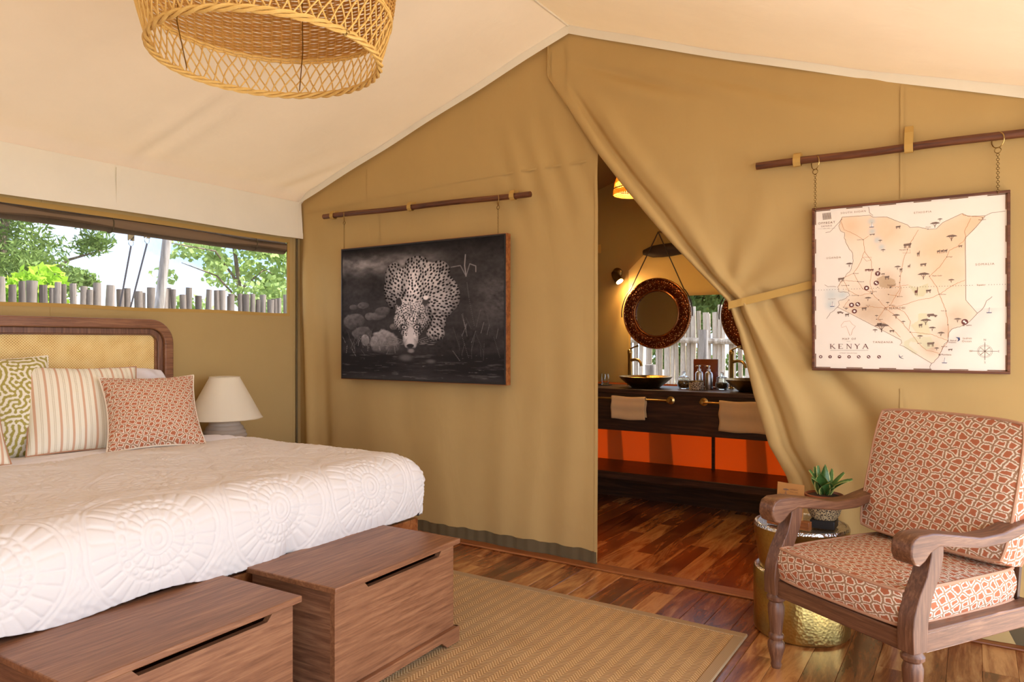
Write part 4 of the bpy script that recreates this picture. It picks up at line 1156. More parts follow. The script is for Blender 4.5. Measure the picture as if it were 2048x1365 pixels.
    put(548, 742, 20, 28, .12, -.3); put(722, 738, 20, 28, .16, .3); put(722, 715, 16, 14, .8, .3)
    for X, s_ in ((588, 1), (672, -1)):
        put(X, 905, 26, 17, .08, .35 * s_); put(X + 2 * s_, 907, 17, 11, .62, .25 * s_); put(X, 907, 6, 7, .03); put(X - 22 * s_, 935, 6, 30, .12, .35 * s_)
    put(632, 960, 22, 70, .66, 0, .4); put(632, 1028, 24, 13, .10); put(632, 1043, 30, 5, .14); put(638, 1062, 20, 12, .36, 0, .5)
    for k in range(9):
        put(630 + rng.uniform(-60, 60), 800 + k * 8, 3, 12, .10)
    for dx_ in (-1, 1):
        for k in range(5): put(632 + dx_ * (70 + k * 10), 985 + k * 9, 60, 1.1, .42, dx_ * (-.35 + .10 * k), .5)
    for k in range(4): put(755 + k * 26, 975, 5, 14, .2)
    # reflection of the muzzle
    put(605, 1105, 40, 20, .22, 0, .6); put(765, 1132, 26, 12, .22, 0, .7)
    # grass blades
    def blade(pts, val, w):
        for (a, b), (c, d) in zip(pts[:-1], pts[1:]):
            n = 14
            for k in range(n):
                put(a + (c - a) * k / n, b + (d - b) * k / n, w, w, val, 0, .5)
    blade([(965, 580), (955, 510), (958, 435)], .42, 3.2); blade([(965, 580), (930, 510), (870, 520)], .36, 2.6); blade([(965, 580), (985, 500), (1020, 515), (1022, 555)], .38, 2.6)
    blade([(1020, 900), (985, 720), (970, 615)], .22, 2.6)
    for k in range(26):
        X = rng.uniform(930, 1170); Y = rng.uniform(900, 1130); blade([(X, Y), (X + rng.uniform(-50, 30), Y - rng.uniform(60, 160))], rng.uniform(.16, .38), 1.8)
    for k in range(30):
        X = rng.uniform(180, 560); Y = rng.uniform(980, 1090); blade([(X, Y), (X + rng.uniform(-40, 40), Y - rng.uniform(30, 80))], rng.uniform(.22, .44), 1.5)
    img = np.clip(img, .012, .95)
    L = (img * 1.16) ** 1.6
    col = np.stack([L * 1.04 + .004, L * .93 + .0028, L * .92 + .0032], -1)
    return col.reshape(-1, 3), nx, nz
LXa, LXb, LZa, LZb = .487, 1.800, .948, 1.812
pic = tag(empty('leopard_picture', (1.14, -.05, LZa)), 'framed monochrome photograph of a leopard drinking, hung from a rod', 'picture')
yb_, yf_ = -.020, -.062
colr, nx_, nz_ = leopard()
u = np.linspace(0, 1, nx_)[:, None] * np.ones((1, nz_)); v = np.linspace(0, 1, nz_)[None, :] * np.ones((nx_, 1))
V = np.stack([LXa + .012 + u * (LXb - LXa - .024), np.full_like(u, yf_ - .001), LZb - .012 - v * (LZb - LZa - .024)], -1).reshape(-1, 3)
npmesh('print', V, gridf(nx_, nz_, True), 'print', pic, col=colr)
def frame4(x0, x1, z0, z1, y0, y1, w, mat, parent, bev=.001):
    for (a, b, c, d) in ((x0, x1, z1 - w, z1), (x0, x1, z0, z0 + w), (x0, x0 + w, z0 + w, z1 - w), (x1 - w, x1, z0 + w, z1 - w)):
        build(MB().box(a, b, y0, y1, c, d), 'frame_side', mat, parent, bevel=bev)
build(MB().box(LXa + .01, LXb - .01, yb_ - .01, yf_ + .001, LZa + .01, LZb - .01), 'stretcher_panel', 'black', pic, smooth=False)
frame4(LXa + .004, LXb - .004, LZa + .004, LZb - .004, yf_ - .006, yf_ + .006, .009, 'black', pic)
frame4(LXa, LXb, LZa, LZb, yf_ - .002, yb_, .0045, 'trim', pic)
hanger(pic, r1, .118, LZb); hanger(pic, r1, .868, LZb)

# ---- the map
MXa, MXb, MZa, MZb = 3.417, 4.140, 1.070, 1.789
mp = tag(empty('wall_map', (3.78, -.05, MZa)), 'framed illustrated map of Kenya hung from a rod', 'map')
frame4(MXa, MXb, MZa, MZb, -.060, -.030, .011, 'rod', mp, .002)
def homog(src, dst):
    A = []; b = []
    for (x, y), (X, Y) in zip(src, dst):
        A += [[x, y, 1, 0, 0, 0, -X * x, -X * y], [0, 0, 0, x, y, 1, -Y * x, -Y * y]]; b += [X, Y]
    h = np.linalg.solve(np.array(A, float), np.array(b, float)); return np.append(h, 1).reshape(3, 3)
iw, ih = MXb - MXa - .022, MZb - MZa - .022
HM = homog([(95, 177), (1432, 52), (1424, 1284), (100, 1262)], [(0, ih), (iw, ih), (iw, 0), (0, 0)])
def mq(x, y):
    p = HM @ np.array([x, y, 1.0]); return (p[0] / p[2], p[1] / p[2])
def mpts(s): return [mq(*p) for p in s]
MM = Matrix(((1, 0, 0, MXa + .011), (0, 0, -1, -.0525), (0, 1, 0, MZa + .011), (0, 0, 0, 1)))   # map plane: local x right, y up, z toward the room
ps = iw / 1330.0                                                                         # one zoom pixel in metres
north = [(285, 222), (480, 208), (500, 222), (595, 220), (665, 248), (740, 275), (758, 294), (810, 289), (880, 304), (940, 302), (985, 258), (1120, 195), (1160, 215), (1280, 211)]
east = [(1280, 211), (1215, 290), (1140, 365), (1143, 580), (1143, 795), (1222, 885)]
coast = [(1222, 885), (1195, 915), (1175, 935), (1130, 970), (1085, 980), (1045, 995), (1025, 1020), (1020, 1075), (995, 1095), (978, 1130), (960, 1170), (945, 1195), (930, 1208), (922, 1222), (905, 1230)]
south = [(905, 1230), (710, 1112), (685, 1105), (700, 1090), (695, 1070), (520, 980), (380, 908), (255, 845)]
west = [(255, 845), (268, 828), (260, 805), (300, 790), (340, 765), (330, 745), (262, 738), (255, 705), (285, 660), (315, 620), (345, 590), (363, 525), (358, 470), (330, 430), (318, 410), (300, 368), (302, 330), (275, 318), (262, 280), (285, 222)]
country = np.array(mpts(north + east[1:] + coast[1:] + south[1:] + west[1:-1]))
def inside(px, py, poly):
    r = np.zeros(px.shape, bool); j = len(poly) - 1
    for i in range(len(poly)):
        xi, yi = poly[i]; xj, yj = poly[j]
        c = ((yi > py) != (yj > py)) & (px < (xj - xi) * (py - yi) / (yj - yi + 1e-12) + xi); r ^= c; j = i
    return r
nm = 260
gx, gy = np.meshgrid(np.linspace(0, iw, nm), np.linspace(0, ih, nm), indexing='ij')
paper = np.array(S(246, 234, 220)[:3]); c = np.ones((nm, nm, 3)) * paper
c *= (1 - .10 * (fbm(gx * 9, gy * 9, 71) - .4))[..., None] * np.array([1, .985, .96])
ins_ = inside(gx, gy, country).astype(float)
for _ in range(1): ins_ = (ins_ + np.roll(ins_, 1, 0) + np.roll(ins_, -1, 0) + np.roll(ins_, 1, 1) + np.roll(ins_, -1, 1)) / 5
def wash(m_, colr_, amt):
    global c
    c = c * (1 - (m_ * amt)[..., None]) + np.array(colr_[:3]) * (m_ * amt)[..., None]
def blob(X, Y, r): a, b = mq(X, Y); return np.exp(-((gx - a) ** 2 + (gy - b) ** 2) / (r * ps) ** 2)
wash(ins_, S(248, 220, 184), .5)
for (X, Y, r) in ((1080, 330, 190), (330, 280, 120), (600, 300, 160), (900, 440, 120), (1200, 260, 90), (1000, 600, 160)): wash(ins_ * blob(X, Y, r) * (.6 + .8 * fbm(gx * 18, gy * 18, X)), S(240, 186, 132), .5)
for (X, Y, r) in ((600, 660, 80), (450, 850, 130), (550, 900, 110), (640, 770, 100), (900, 1130, 70), (1090, 900, 80), (1000, 1010, 70)): wash(ins_ * blob(X, Y, r) * (.5 + .8 * fbm(gx * 22, gy * 22, X)), S(196, 156, 116), .55)
for (X, Y, r) in ((490, 250, 28), (495, 320, 26), (530, 380, 28), (560, 430, 26), (210, 760, 55), (205, 830, 40), (290, 760, 40)): wash(blob(X, Y, r), S(196, 206, 204), .7)
seam_ = sstep(0, .05, gx * 0 + 1) * (1 - ins_) * np.exp(-(((gx - mq(1080, 1060)[0]) * .75 + (gy - mq(1080, 1060)[1]) * -.66) / (60 * ps)) ** 2) * (gy < mq(1222, 850)[1])
wash(np.clip(seam_, 0, 1), S(206, 196, 186), .35)
for poly_, col_ in (([(815, 890), (870, 885), (880, 960), (900, 1030), (815, 1040), (760, 970), (815, 935)], S(222, 214, 168)), ([(715, 1080), (780, 1050), (900, 1050), (930, 1110), (860, 1140), (820, 1090), (755, 1080), (750, 1110), (808, 1155), (795, 1172), (715, 1120)], S(216, 212, 172)),
                    ([(745, 690), (800, 710), (880, 680), (885, 720), (850, 770), (800, 770), (770, 730)], S(214, 208, 160)), ([(525, 650), (570, 625), (650, 655), (660, 690), (620, 715), (550, 705)], S(186, 152, 112))):
    wash(inside(gx, gy, np.array(mpts(poly_))).astype(float), col_, .65)
ty = S(0, 0, 0)
V = np.stack([gx, gy, np.zeros_like(gx)], -1).reshape(-1, 3) @ np.array(MM.to_3x3()).T + np.array(MM.translation)
npmesh('map_sheet', V, gridf(nm, nm), 'paper', mp, col=c.reshape(-1, 3))
build(MB().box(MXa + .008, MXb - .008, -.050, -.032, MZa + .008, MZb - .008), 'backing_board', 'trim', mp, smooth=False)
rs = random.Random(3)
def wig(pts, amp=3.5, n=6):
    out = []
    for (a, b), (c_, d) in zip(pts[:-1], pts[1:]):
        L = math.hypot(c_ - a, d - b); k = max(1, int(L / 14))
        for i in range(k): out.append((a + (c_ - a) * i / k + rs.uniform(-amp, amp) * (i > 0), b + (d - b) * i / k + rs.uniform(-amp, amp) * (i > 0)))
    return out + [pts[-1]]
mb = MB()
for ln, am in ((north, .6), (east, .3), (south, .3), (coast, 3), (west, 4), ([(470, 150), (475, 190), (500, 210)], 1), ([(170, 330), (200, 325), (285, 235)], 1), ([(1280, 211), (1325, 190), (1420, 178)], 1),
               ([(1325, 770), (1285, 800), (1262, 850), (1222, 885)], 3), ([(905, 1230), (893, 1250), (895, 1272)], 2), ([(255, 845), (232, 868), (205, 885), (180, 925)], 4), ([(165, 690), (190, 705), (245, 705)], 4)):
    ribbon(mb, mpts(wig(ln, am)), 2.6 * ps, MM, .0006)
build(mb, 'border_lines', 'ink_brown', mp)['kind'] = 'stuff'
mb = MB()
roads = [[(275, 245), (300, 310), (370, 340), (432, 378), (470, 352)], [(432, 378), (442, 460), (400, 560), (365, 612), (395, 668), (430, 720), (490, 750), (540, 795), (585, 850), (650, 900), (700, 950), (760, 1015), (810, 1090), (870, 1140), (955, 1160)],
         [(442, 460), (490, 530), (492, 600), (480, 680), (500, 745)], [(815, 310), (760, 400), (720, 490), (690, 630), (685, 720), (620, 830), (585, 850)], [(1180, 228), (1135, 320), (1145, 370), (1080, 430), (1030, 450), (1010, 500), (960, 570), (890, 630), (940, 700), (960, 755), (1005, 870), (1020, 965), (1020, 1075), (985, 1120), (960, 1170)],
         [(585, 850), (700, 832), (800, 800), (900, 780), (960, 755), (1060, 690), (1138, 655)], [(395, 668), (300, 660), (330, 730), (400, 765), (500, 745)], [(330, 795), (300, 845), (400, 850), (466, 840), (585, 850)], [(585, 850), (530, 930), (590, 960), (640, 1000), (690, 1050)],
         [(600, 755), (680, 770), (700, 710), (685, 720)], [(620, 830), (720, 880), (760, 940), (750, 1000)], [(760, 1015), (900, 1030), (1020, 1075)], [(620, 705), (690, 700), (745, 690)], [(365, 612), (300, 640), (262, 700)], [(1120, 195), (1130, 210), (1260, 222)]]
for ln in roads: ribbon(mb, mpts(wig(ln, 2.5)), 2.6 * ps, MM, .0006)
ribbon(mb, mpts([(430, 500), (490, 500), (485, 520), (455, 527), (430, 500)]), 2 * ps, MM, .0006); ribbon(mb, mpts([(705, 470), (760, 470), (755, 445)]), 2 * ps, MM, .0006)
ribbon(mb, mpts([(280, 970), (300, 945), (340, 940), (360, 965), (380, 975), (360, 1000), (350, 1035), (340, 1040), (325, 1000), (315, 975), (285, 985), (280, 970)]), 2 * ps, MM, .0006)
build(mb, 'road_lines', 'ink_orange', mp)['kind'] = 'stuff'
mb = MB()
for k in range(70):
    x = 105 + k * 19; y = 728 - (x - 105) * 43 / 1315
    if not (270 < x < 285 or 1205 < x < 1290): disc(mb, *mq(x, y), 2.6 * ps, MM, .0008, 8)
for (X, Y) in ((432, 378), (365, 612), (395, 668), (332, 695), (333, 733), (398, 765), (334, 796), (297, 845), (466, 842), (617, 832), (672, 772), (608, 757), (686, 630), (685, 675), (882, 304), (738, 445), (1013, 497), (1260, 225), (892, 630), (958, 755), (1005, 870), (1018, 965), (1018, 1075), (978, 1115), (812, 1093), (758, 1017), (525, 928), (540, 795), (533, 708)):
    disc(mb, *mq(X, Y), 4 * ps, MM, .0009, 8)
for (X, Y, r) in ((493, 750, 10), (622, 707, 11), (960, 1170, 11), (1127, 968, 10)):
    a, b = mq(X, Y); poly2(mb, [(a + (r if k % 2 == 0 else r * .42) * ps * math.sin(k * PI / 5), b + (r if k % 2 == 0 else r * .42) * ps * math.cos(k * PI / 5)) for k in range(10)], MM, .0009)
for (X, Y, s_) in ((335, 560, 28), (930, 283, 34), (965, 245, 18), (1045, 375, 38), (1042, 668, 22), (850, 640, 42), (670, 578, 24), (465, 795, 26), (315, 862, 16), (560, 1000, 54), (515, 1012, 20), (660, 915, 28), (710, 952, 16), (865, 955, 38), (910, 1000, 26), (970, 1035, 26), (825, 1055, 22), (940, 1135, 18), (1085, 940, 26), (550, 392, 16), (570, 458, 18), (525, 910, 14), (602, 820, 14)):
    acacia(mb, *mq(X, Y), s_ * ps, MM, .0009)
def beast(X, Y, w, h, up=0):
    a, b = mq(X, Y); w *= ps; h *= ps
    poly2(mb, [(a - w * .5, b + h * .1), (a - w * .45, b + h * .45), (a + w * .2, b + h * .5), (a + w * .35, b + h * (.6 + up)), (a + w * .5, b + h * (.5 + up)), (a + w * .42, b + h * .15), (a + w * .3, b), (a - w * .35, b)], MM, .0009)
    for dx_ in (-.38, -.22, .2, .34): ribbon(mb, [(a + dx_ * w, b + .05 * h), (a + dx_ * w, b - h * .5)], .08 * w, MM, .0009)
for args in ((280, 655, 50, 30), (740, 420, 56, 36), (675, 292, 36, 22), (850, 552, 44, 22), (1107, 424, 26, 16), (598, 642, 34, 28), (695, 590, 20, 30), (570, 617, 26, 12), (885, 735, 36, 26), (815, 480, 20, 30, .4), (440, 857, 38, 24), (545, 962, 36, 20), (632, 1010, 36, 18), (900, 1100, 50, 32), (830, 972, 26, 28), (322, 900, 32, 24), (955, 462, 22, 22, .2), (980, 460, 22, 22, .2), (1005, 458, 22, 22, .2), (750, 565, 18, 20, .5), (495, 343, 40, 10), (1035, 1137, 30, 14)): beast(*args)
for (X, Y, w, h) in ((275, 882, 46, 20), (910, 900, 68, 26)):
    a, b = mq(X, Y); w *= ps; h *= ps
    poly2(mb, [(a - w * .5, b - h * .2), (a - w * .48, b + h * .4), (a + w * .15, b + h * .5), (a + w * .22, b + h * .15), (a + w * .5, b + h * .05), (a + w * .5, b - h * .25)], MM, .0009)
    for dx_ in (-.3, .32): disc(mb, a + dx_ * w, b - h * .3, h * .26, MM, .0010, 10)
# maker's emblem: a row of striped legs
for k in range(7):
    X = 149 + k * 8.6; poly2(mb, mpts([(X, 196 - k * 1.0), (X + 4, 194 - k), (X + 6, 215), (X + 8, 241 - k), (X + 4, 241 - k), (X + 1, 217)]), MM, .0009)
build(mb, 'map_drawings', 'ink', mp)['kind'] = 'stuff'
mb = MB(); beast(490, 590, 34, 18); beast(460, 590, 34, 18); beast(800, 745, 22, 40, .5); beast(545, 585, 10, 24)
build(mb, 'map_drawings', 'ink_maroon', mp)['kind'] = 'stuff'
mb = MB()
for (X, Y) in ((490, 280), (218, 830), (1303, 870), (993, 1215)):
    a, b = mq(X, Y); poly2(mb, [(a - 12 * ps, b - 8 * ps), (a + 2 * ps, b + 24 * ps), (a + 14 * ps, b - 8 * ps)], MM, .0009)
build(mb, 'sail_drawings', 'ink_white', mp)['kind'] = 'stuff'
mb = MB()
for (X, Y) in ((490, 280), (218, 830), (1303, 870), (993, 1215)):
    a, b = mq(X, Y); poly2(mb, [(a - 18 * ps, b - 10 * ps), (a + 20 * ps, b - 10 * ps), (a + 15 * ps, b - 15 * ps), (a - 14 * ps, b - 15 * ps)], MM, .0009)
    ribbon(mb, [(a - 2 * ps, b - 10 * ps), (a + 3 * ps, b + 28 * ps)], 2 * ps, MM, .0010)
a, b = mq(692, 1185); poly2(mb, [(a - 14 * ps, b + 22 * ps), (a - 10 * ps, b - 2 * ps), (a + 24 * ps, b - 16 * ps), (a + 2 * ps, b - 12 * ps)], MM, .0009)
ribbon(mb, [(a - 8 * ps, b - 6 * ps), (a + 16 * ps, b + 8 * ps)], 3 * ps, MM, .0009)
a, b = mq(1085, 1065); poly2(mb, [(a - 14 * ps, b + 18 * ps), (a + 14 * ps, b + 14 * ps), (a + 16 * ps, b - 4 * ps), (a - 2 * ps, b - 18 * ps), (a + 4 * ps, b - 2 * ps), (a, b + 8 * ps)], MM, .0009)
build(mb, 'sail_drawings', 'ink_blue', mp)['kind'] = 'stuff'
mb = MB(); mw = MB()
for (X, Y, r) in [(533, 613, 19), (523, 678, 19), (456, 713, 19), (352, 830, 19), (395, 825, 18), (372, 873, 19), (1135, 945, 22)] + [(q, 1186, 13) for q in (140, 205, 270, 336, 403, 471, 543)]:
    a, b = mq(X, Y); disc(mb, a, b, r * ps, MM, .0010, 24)
    k = int(X) % 4
    if k == 0: disc(mw, a, b, r * .45 * ps, MM, .0013, 14)
    elif k == 1: poly2(mw, [(a - r * .5 * ps, b + r * .4 * ps), (a + r * .5 * ps, b + r * .4 * ps), (a + r * .12 * ps, b), (a + r * .12 * ps, b - r * .6 * ps), (a - r * .12 * ps, b - r * .6 * ps), (a - r * .12 * ps, b)], MM, .0013)
    elif k == 2: poly2(mw, [(a - r * .7 * ps, b), (a - r * .3 * ps, b + r * .5 * ps), (a + r * .3 * ps, b + r * .5 * ps), (a + r * .7 * ps, b)], MM, .0013)
    else: disc(mw, a - r * .2 * ps, b + r * .2 * ps, r * .35 * ps, MM, .0013, 12); disc(mw, a + r * .25 * ps, b - r * .25 * ps, r * .3 * ps, MM, .0013, 12)
build(mb, 'badge', 'ink_maroon', mp)['kind'] = 'stuff'; build(mw, 'badge_mark', 'ink_white', mp)['kind'] = 'stuff'
# compass rose
mb = MB(); a, b = mq(1273, 1146)
ribbon(mb, [(a, b - 66 * ps), (a, b + 66 * ps)], 3.4 * ps, MM, .0008); ribbon(mb, [(a - 80 * ps, b), (a + 80 * ps, b)], 3.4 * ps, MM, .0008)
for q in (.78, 2.36): ribbon(mb, [(a - 42 * ps * math.cos(q), b - 42 * ps * math.sin(q)), (a + 42 * ps * math.cos(q), b + 42 * ps * math.sin(q))], 3 * ps, MM, .0008)
for R_ in (47, 39): ribbon(mb, [(a + R_ * ps * math.cos(q), b + R_ * ps * math.sin(q)) for q in np.linspace(0, 2 * PI, 40)], 1.6 * ps, MM, .0008)
ribbon(mb, mpts([(205, 1141), (468, 1141)]), 2 * ps, MM, .0008); ribbon(mb, mpts([(318, 1080), (344, 1080)]), 1.6 * ps, MM, .0008); ribbon(mb, mpts([(115, 304), (238, 298)]), 1.2 * ps, MM, .0008)
build(mb, 'compass_rose', 'ink_grey', mp)['kind'] = 'stuff'
# chequered edge of the sheet
mb = MB(); n = 11
for k in range(0, n, 2):
    for (p0, p1) in (((k / n * iw, .003), ((k + 1) / n * iw, .003)), ((k / n * iw, ih - .003), ((k + 1) / n * iw, ih - .003)), ((.003, k / n * ih), (.003, (k + 1) / n * ih)), ((iw - .003, k / n * ih), (iw - .003, (k + 1) / n * ih))):
        ribbon(mb, [p0, p1], .004, MM, .0007)
build(mb, 'edge_marks', 'ink_brown', mp)['kind'] = 'stuff'
def mt(s_, X, Y, size, mat, space=1.0, lift=.0009):
    a, b = mq(X, Y); flat_text(s_, size * ps * 1.35, mat, mp, MM @ Matrix.Translation((a, b, lift)), space=space)
# capitals of the title with serifs
def serif_word(word, X0, X1, Yb, hpx, mat):
    G = {'K': ([((.12, 0), (.12, 1), .15), ((.16, .42), (.78, 1), .07), ((.34, .56), (.90, 0), .14)], [(.12, 0, .3), (.12, 1, .3), (.76, 1, .28), (.92, 0, .3)]),
         'E': ([((.16, 0), (.16, 1), .15), ((.16, .97), (.82, .97), .06), ((.16, .52), (.66, .52), .06), ((.16, .03), (.86, .03), .06), ((.82, .99), (.82, .84), .05), ((.86, .0), (.86, .18), .05)], [(.1, 0, .2), (.1, 1, .2)]),
         'N': ([((.12, 0), (.12, 1), .07), ((.12, 1), (.88, .02), .14), ((.88, 0), (.88, 1), .07)], [(.12, 0, .28), (.06, 1, .24), (.88, 1, .28)]),
         'Y': ([((.10, 1), (.5, .46), .14), ((.90, 1), (.5, .46), .07), ((.5, .48), (.5, 0), .15)], [(.1, 1, .28), (.9, 1, .26), (.5, 0, .34)]),
         'A': ([((.06, 0), (.5, 1.02), .07), ((.5, 1.02), (.94, 0), .15), ((.2, .34), (.8, .34), .06)], [(.06, 0, .28), (.94, 0, .32)])}
    mb = MB(); n = len(word); adv = (X1 - X0) / (n - .28)
    for i, chr_ in enumerate(word):
        a, b = mq(X0 + i * adv, Yb); w = adv * .72 * ps; h = hpx * ps
        for (p, q, t_) in G[chr_][0]: ribbon(mb, [(a + p[0] * w, b + p[1] * h), (a + q[0] * w, b + q[1] * h)], t_ * w, MM, .0010)
        for (x_, y_, l_) in G[chr_][1]: ribbon(mb, [(a + (x_ - l_ / 2) * w, b + y_ * h), (a + (x_ + l_ / 2) * w, b + y_ * h)], .05 * w, MM, .0010)
    build(mb, 'title_lettering', mat, mp)['kind'] = 'stuff'
serif_word('KENYA', 205, 470, 1130, 38, 'ink_maroon')
mt('MAP OF', 335, 1064, 17, 'ink_brown', 1.4)
mt('OFFBEAT', 177, 262, 19, 'ink_brown', 1.35); mt('SAFARIS', 177, 284, 14, 'ink_brown', 1.3); mt('EST. 1990', 177, 301, 7, 'ink_tan', 1.2)
for a in (('SOUTH SUDAN', 362, 187, 16, 'ink_tan', 1.35), ('ETHIOPIA', 845, 187, 16, 'ink_tan', 1.35), ('UGANDA', 226, 504, 16, 'ink_tan', 1.35), ('SOMALIA', 1275, 547, 17, 'ink_tan', 1.35), ('TANZANIA', 568, 1086, 17, 'ink_tan', 1.35),
          ('NAIROBI', 668, 852, 19, 'ink_brown', 1.15), ('Mombasa', 1006, 1170, 13, 'ink_brown'), ('Lamu', 1162, 967, 13, 'ink_brown'), ('Malindi', 1054, 1074, 11, 'ink_brown'), ('Watamu', 1048, 1086, 11, 'ink_brown'), ('Equator', 1250, 690, 13, 'ink_tan'),
          ('Indian', 1152, 1058, 15, 'ink_tan', 1.2), ('Ocean', 1148, 1078, 15, 'ink_tan', 1.2), ('N', 1273, 1068, 15, 'ink_grey'), ('S', 1273, 1223, 15, 'ink_grey'), ('E', 1368, 1147, 15, 'ink_grey'), ('W', 1176, 1146, 15, 'ink_grey'),
          ('Nakuru', 503, 737, 12, 'ink_brown'), ('Nanyuki', 628, 693, 13, 'ink_brown'), ('Garissa', 985, 755, 10, 'ink_brown'), ('Lodwar', 408, 378, 10, 'ink_brown'), ('Marsabit', 706, 448, 10, 'ink_brown'), ('Kitale', 386, 612, 10, 'ink_brown'), ('Eldoret', 420, 669, 10, 'ink_brown'), ('Kisumu', 372, 764, 10, 'ink_brown'),
          ('Mado Gashi', 944, 627, 10, 'ink_brown'), ('Mandera', 1258, 238, 10, 'ink_brown'), ('Wajir', 1036, 496, 10, 'ink_brown'), ('Moyale', 884, 290, 9, 'ink_brown'), ('Narok', 466, 832, 9, 'ink_brown'), ('Magadi', 552, 929, 9, 'ink_brown'), ('Hola', 982, 869, 9, 'ink_brown'), ('Voi', 828, 1092, 9, 'ink_brown'), ('Kilifi', 1002, 1115, 9, 'ink_brown'), ('Embu', 694, 771, 9, 'ink_brown'), ('Thika', 640, 832, 9, 'ink_brown'), ('Kakamega', 303, 695, 9, 'ink_brown'), ('Lake Victoria', 215, 788, 8, 'ink_tan'), ('OFFBEAT COLLECTION', 330, 1161, 8, 'ink_tan', 1.2)):
    mt(*a)
star = MB(); a, b = mq(587, 856)
ribbon(star, [(a + (13 if k % 2 == 0 else 5.5) * ps * math.sin(k * PI / 5), b + (13 if k % 2 == 0 else 5.5) * ps * math.cos(k * PI / 5)) for k in range(11)], 2.4 * ps, MM, .001)
build(star, 'capital_star', 'ink_brown', mp)
hanger(mp, r2, .22, MZb); hanger(mp, r2, .80, MZb)

# ================================================================== RATTAN PENDANT
PC = (RX, -1.985, 0)
PZ = 2.075
pend = tag(empty('pendant_lamp', (RX, -1.985, PZ)), 'large woven rattan pendant lamp hanging from the ridge', 'lamp')
def prad(h): return .338 + .050 * math.sin(min(h / .26, 1.25) * PI / 2) if h < .3 else .388 - .9 * (h - .3) ** 1.4
rim = MB()
for q in range(3):
    rim.tube([(PC[0] + (.340 + .007 * math.cos(14 * a + q * 2.1)) * math.cos(a), PC[1] + (.340 + .007 * math.cos(14 * a + q * 2.1)) * math.sin(a), PZ + .006 + .007 * math.sin(14 * a + q * 2.1)) for a in np.linspace(0, 2 * PI, 169)[:-1]], .0052, 6, True)
build(rim, 'bottom_rim', 'wicker', pend)
LH = .125; NS = 64
for sg in (-1, 1):
    lat = MB()
    for k in range(NS):
        a0 = 2 * PI * k / NS; pts = []
        jit = .02 * math.sin(k * 12.9)
        for i in range(9):
            f = i / 8; h = f * LH; a = a0 + sg * (.19 + jit) * f + .012 * math.sin(k * 5 + f * 6); r = prad(h) + sg * .003
            pts.append((PC[0] + r * math.cos(a), PC[1] + r * math.sin(a), PZ + .010 + h))
        lat.tube(pts, .0026, 5)
    o = build(lat, 'lattice', 'wicker', pend); o['kind'] = 'stuff'
band = MB()
for q in range(2):
    band.tube([(PC[0] + (prad(LH) + .004) * math.cos(a), PC[1] + (prad(LH) + .004) * math.sin(a), PZ + LH + .012 + q * .010 + .002 * math.sin(40 * a)) for a in np.linspace(0, 2 * PI, 121)[:-1]], .0045, 6, True)
build(band, 'middle_ring', 'wicker', pend)
weave = MB(); NR = 46
for q in range(NR):
    h = LH + .018 + q * .0062; r0 = prad(h); ph = PI * (q % 2)
    n = 144; pts = []
    for k in range(n):
        a = 2 * PI * k / n; r = r0 + .0032 * math.sin(36 * a + ph); pts.append((PC[0] + r * math.cos(a), PC[1] + r * math.sin(a), PZ + .010 + h + .0012 * math.sin(7 * a + q)))
    weave.tube(pts, .0030, 4, True)
o = build(weave, 'woven_wall', 'wicker_lit', pend); o['kind'] = 'stuff'
st = MB()
for k in range(72):
    a = 2 * PI * k / 72; st.tube([(PC[0] + prad(h) * math.cos(a), PC[1] + prad(h) * math.sin(a), PZ + .010 + h) for h in np.linspace(LH, LH + .018 + NR * .0062, 8)], .0022, 4)
o = build(st, 'stake', 'wicker', pend); o['kind'] = 'stuff'
topz = PZ + .02 + LH + .018 + NR * .0062; rt = prad(LH + .018 + NR * .0062)
build(MB().torus((PC[0], PC[1], topz), rt, .006, n=48), 'top_ring', 'wicker', pend)
for a in (0.3, 2.4, 4.5): build(MB().tube([(PC[0], PC[1], topz + .02), (PC[0] + rt * math.cos(a), PC[1] + rt * math.sin(a), topz)], .003, 5), 'spoke', 'black', pend)
for a in (2.15, 3.35): build(MB().tube([(PC[0] + .33 * math.cos(a), PC[1] + .33 * math.sin(a), PZ + .02), (PC[0] + .372 * math.cos(a), PC[1] + .372 * math.sin(a), PZ + .18), (PC[0] + .36 * math.cos(a), PC[1] + .36 * math.sin(a), PZ + .40)], .0018, 5), 'wire', 'old_brass', pend)
build(MB().tube([(PC[0], PC[1], topz + .02), (PC[0], PC[1], RZ + .03)], .005, 6), 'cord', 'black', pend)
build(MB().lathe([(0, 0), (.02, 0), (.022, .07), (0, .075)], (PC[0], PC[1], topz - .06), 16), 'lamp_holder', 'black', pend)

# ================================================================== BATHROOM
VY0, VY1, VX0, VX1 = 1.385, 1.915, 1.02, 3.95
vn_ = tag(empty('vanity', (2.4, 1.6, 0)), 'long dark wooden vanity with low shelf', 'vanity')
build(MB().box(VX0, VX1, VY0 - .012, VY1, .818, .850), 'worktop', 'dark_wood', vn_, bevel=.004)
build(MB().box(VX0 + .02, VX1 - .02, VY0, VY0 + .03, .545, .818), 'apron', 'dark_wood', vn_, bevel=.003)
build(MB().box(VX0 + .02, VX1 - .02, VY0, VY1 - .02, .186, .240), 'shelf', 'dark_wood', vn_, bevel=.004)
for x in (VX0 + .02, VX1 - .06): build(MB().box(x, x + .04, VY0 + .03, VY1 - .02, 0, .818), 'side_panel', 'dark_wood', vn_)
build(MB().box(2.374, 2.396, VY1 - .06, VY1 - .04, 0.24, .818), 'back_post', 'dark_wood', vn_)
build(MB().box(3.10, 3.16, VY1 - .09, VY1 - .02, 0.24, .818), 'back_post', 'dark_wood', vn_)
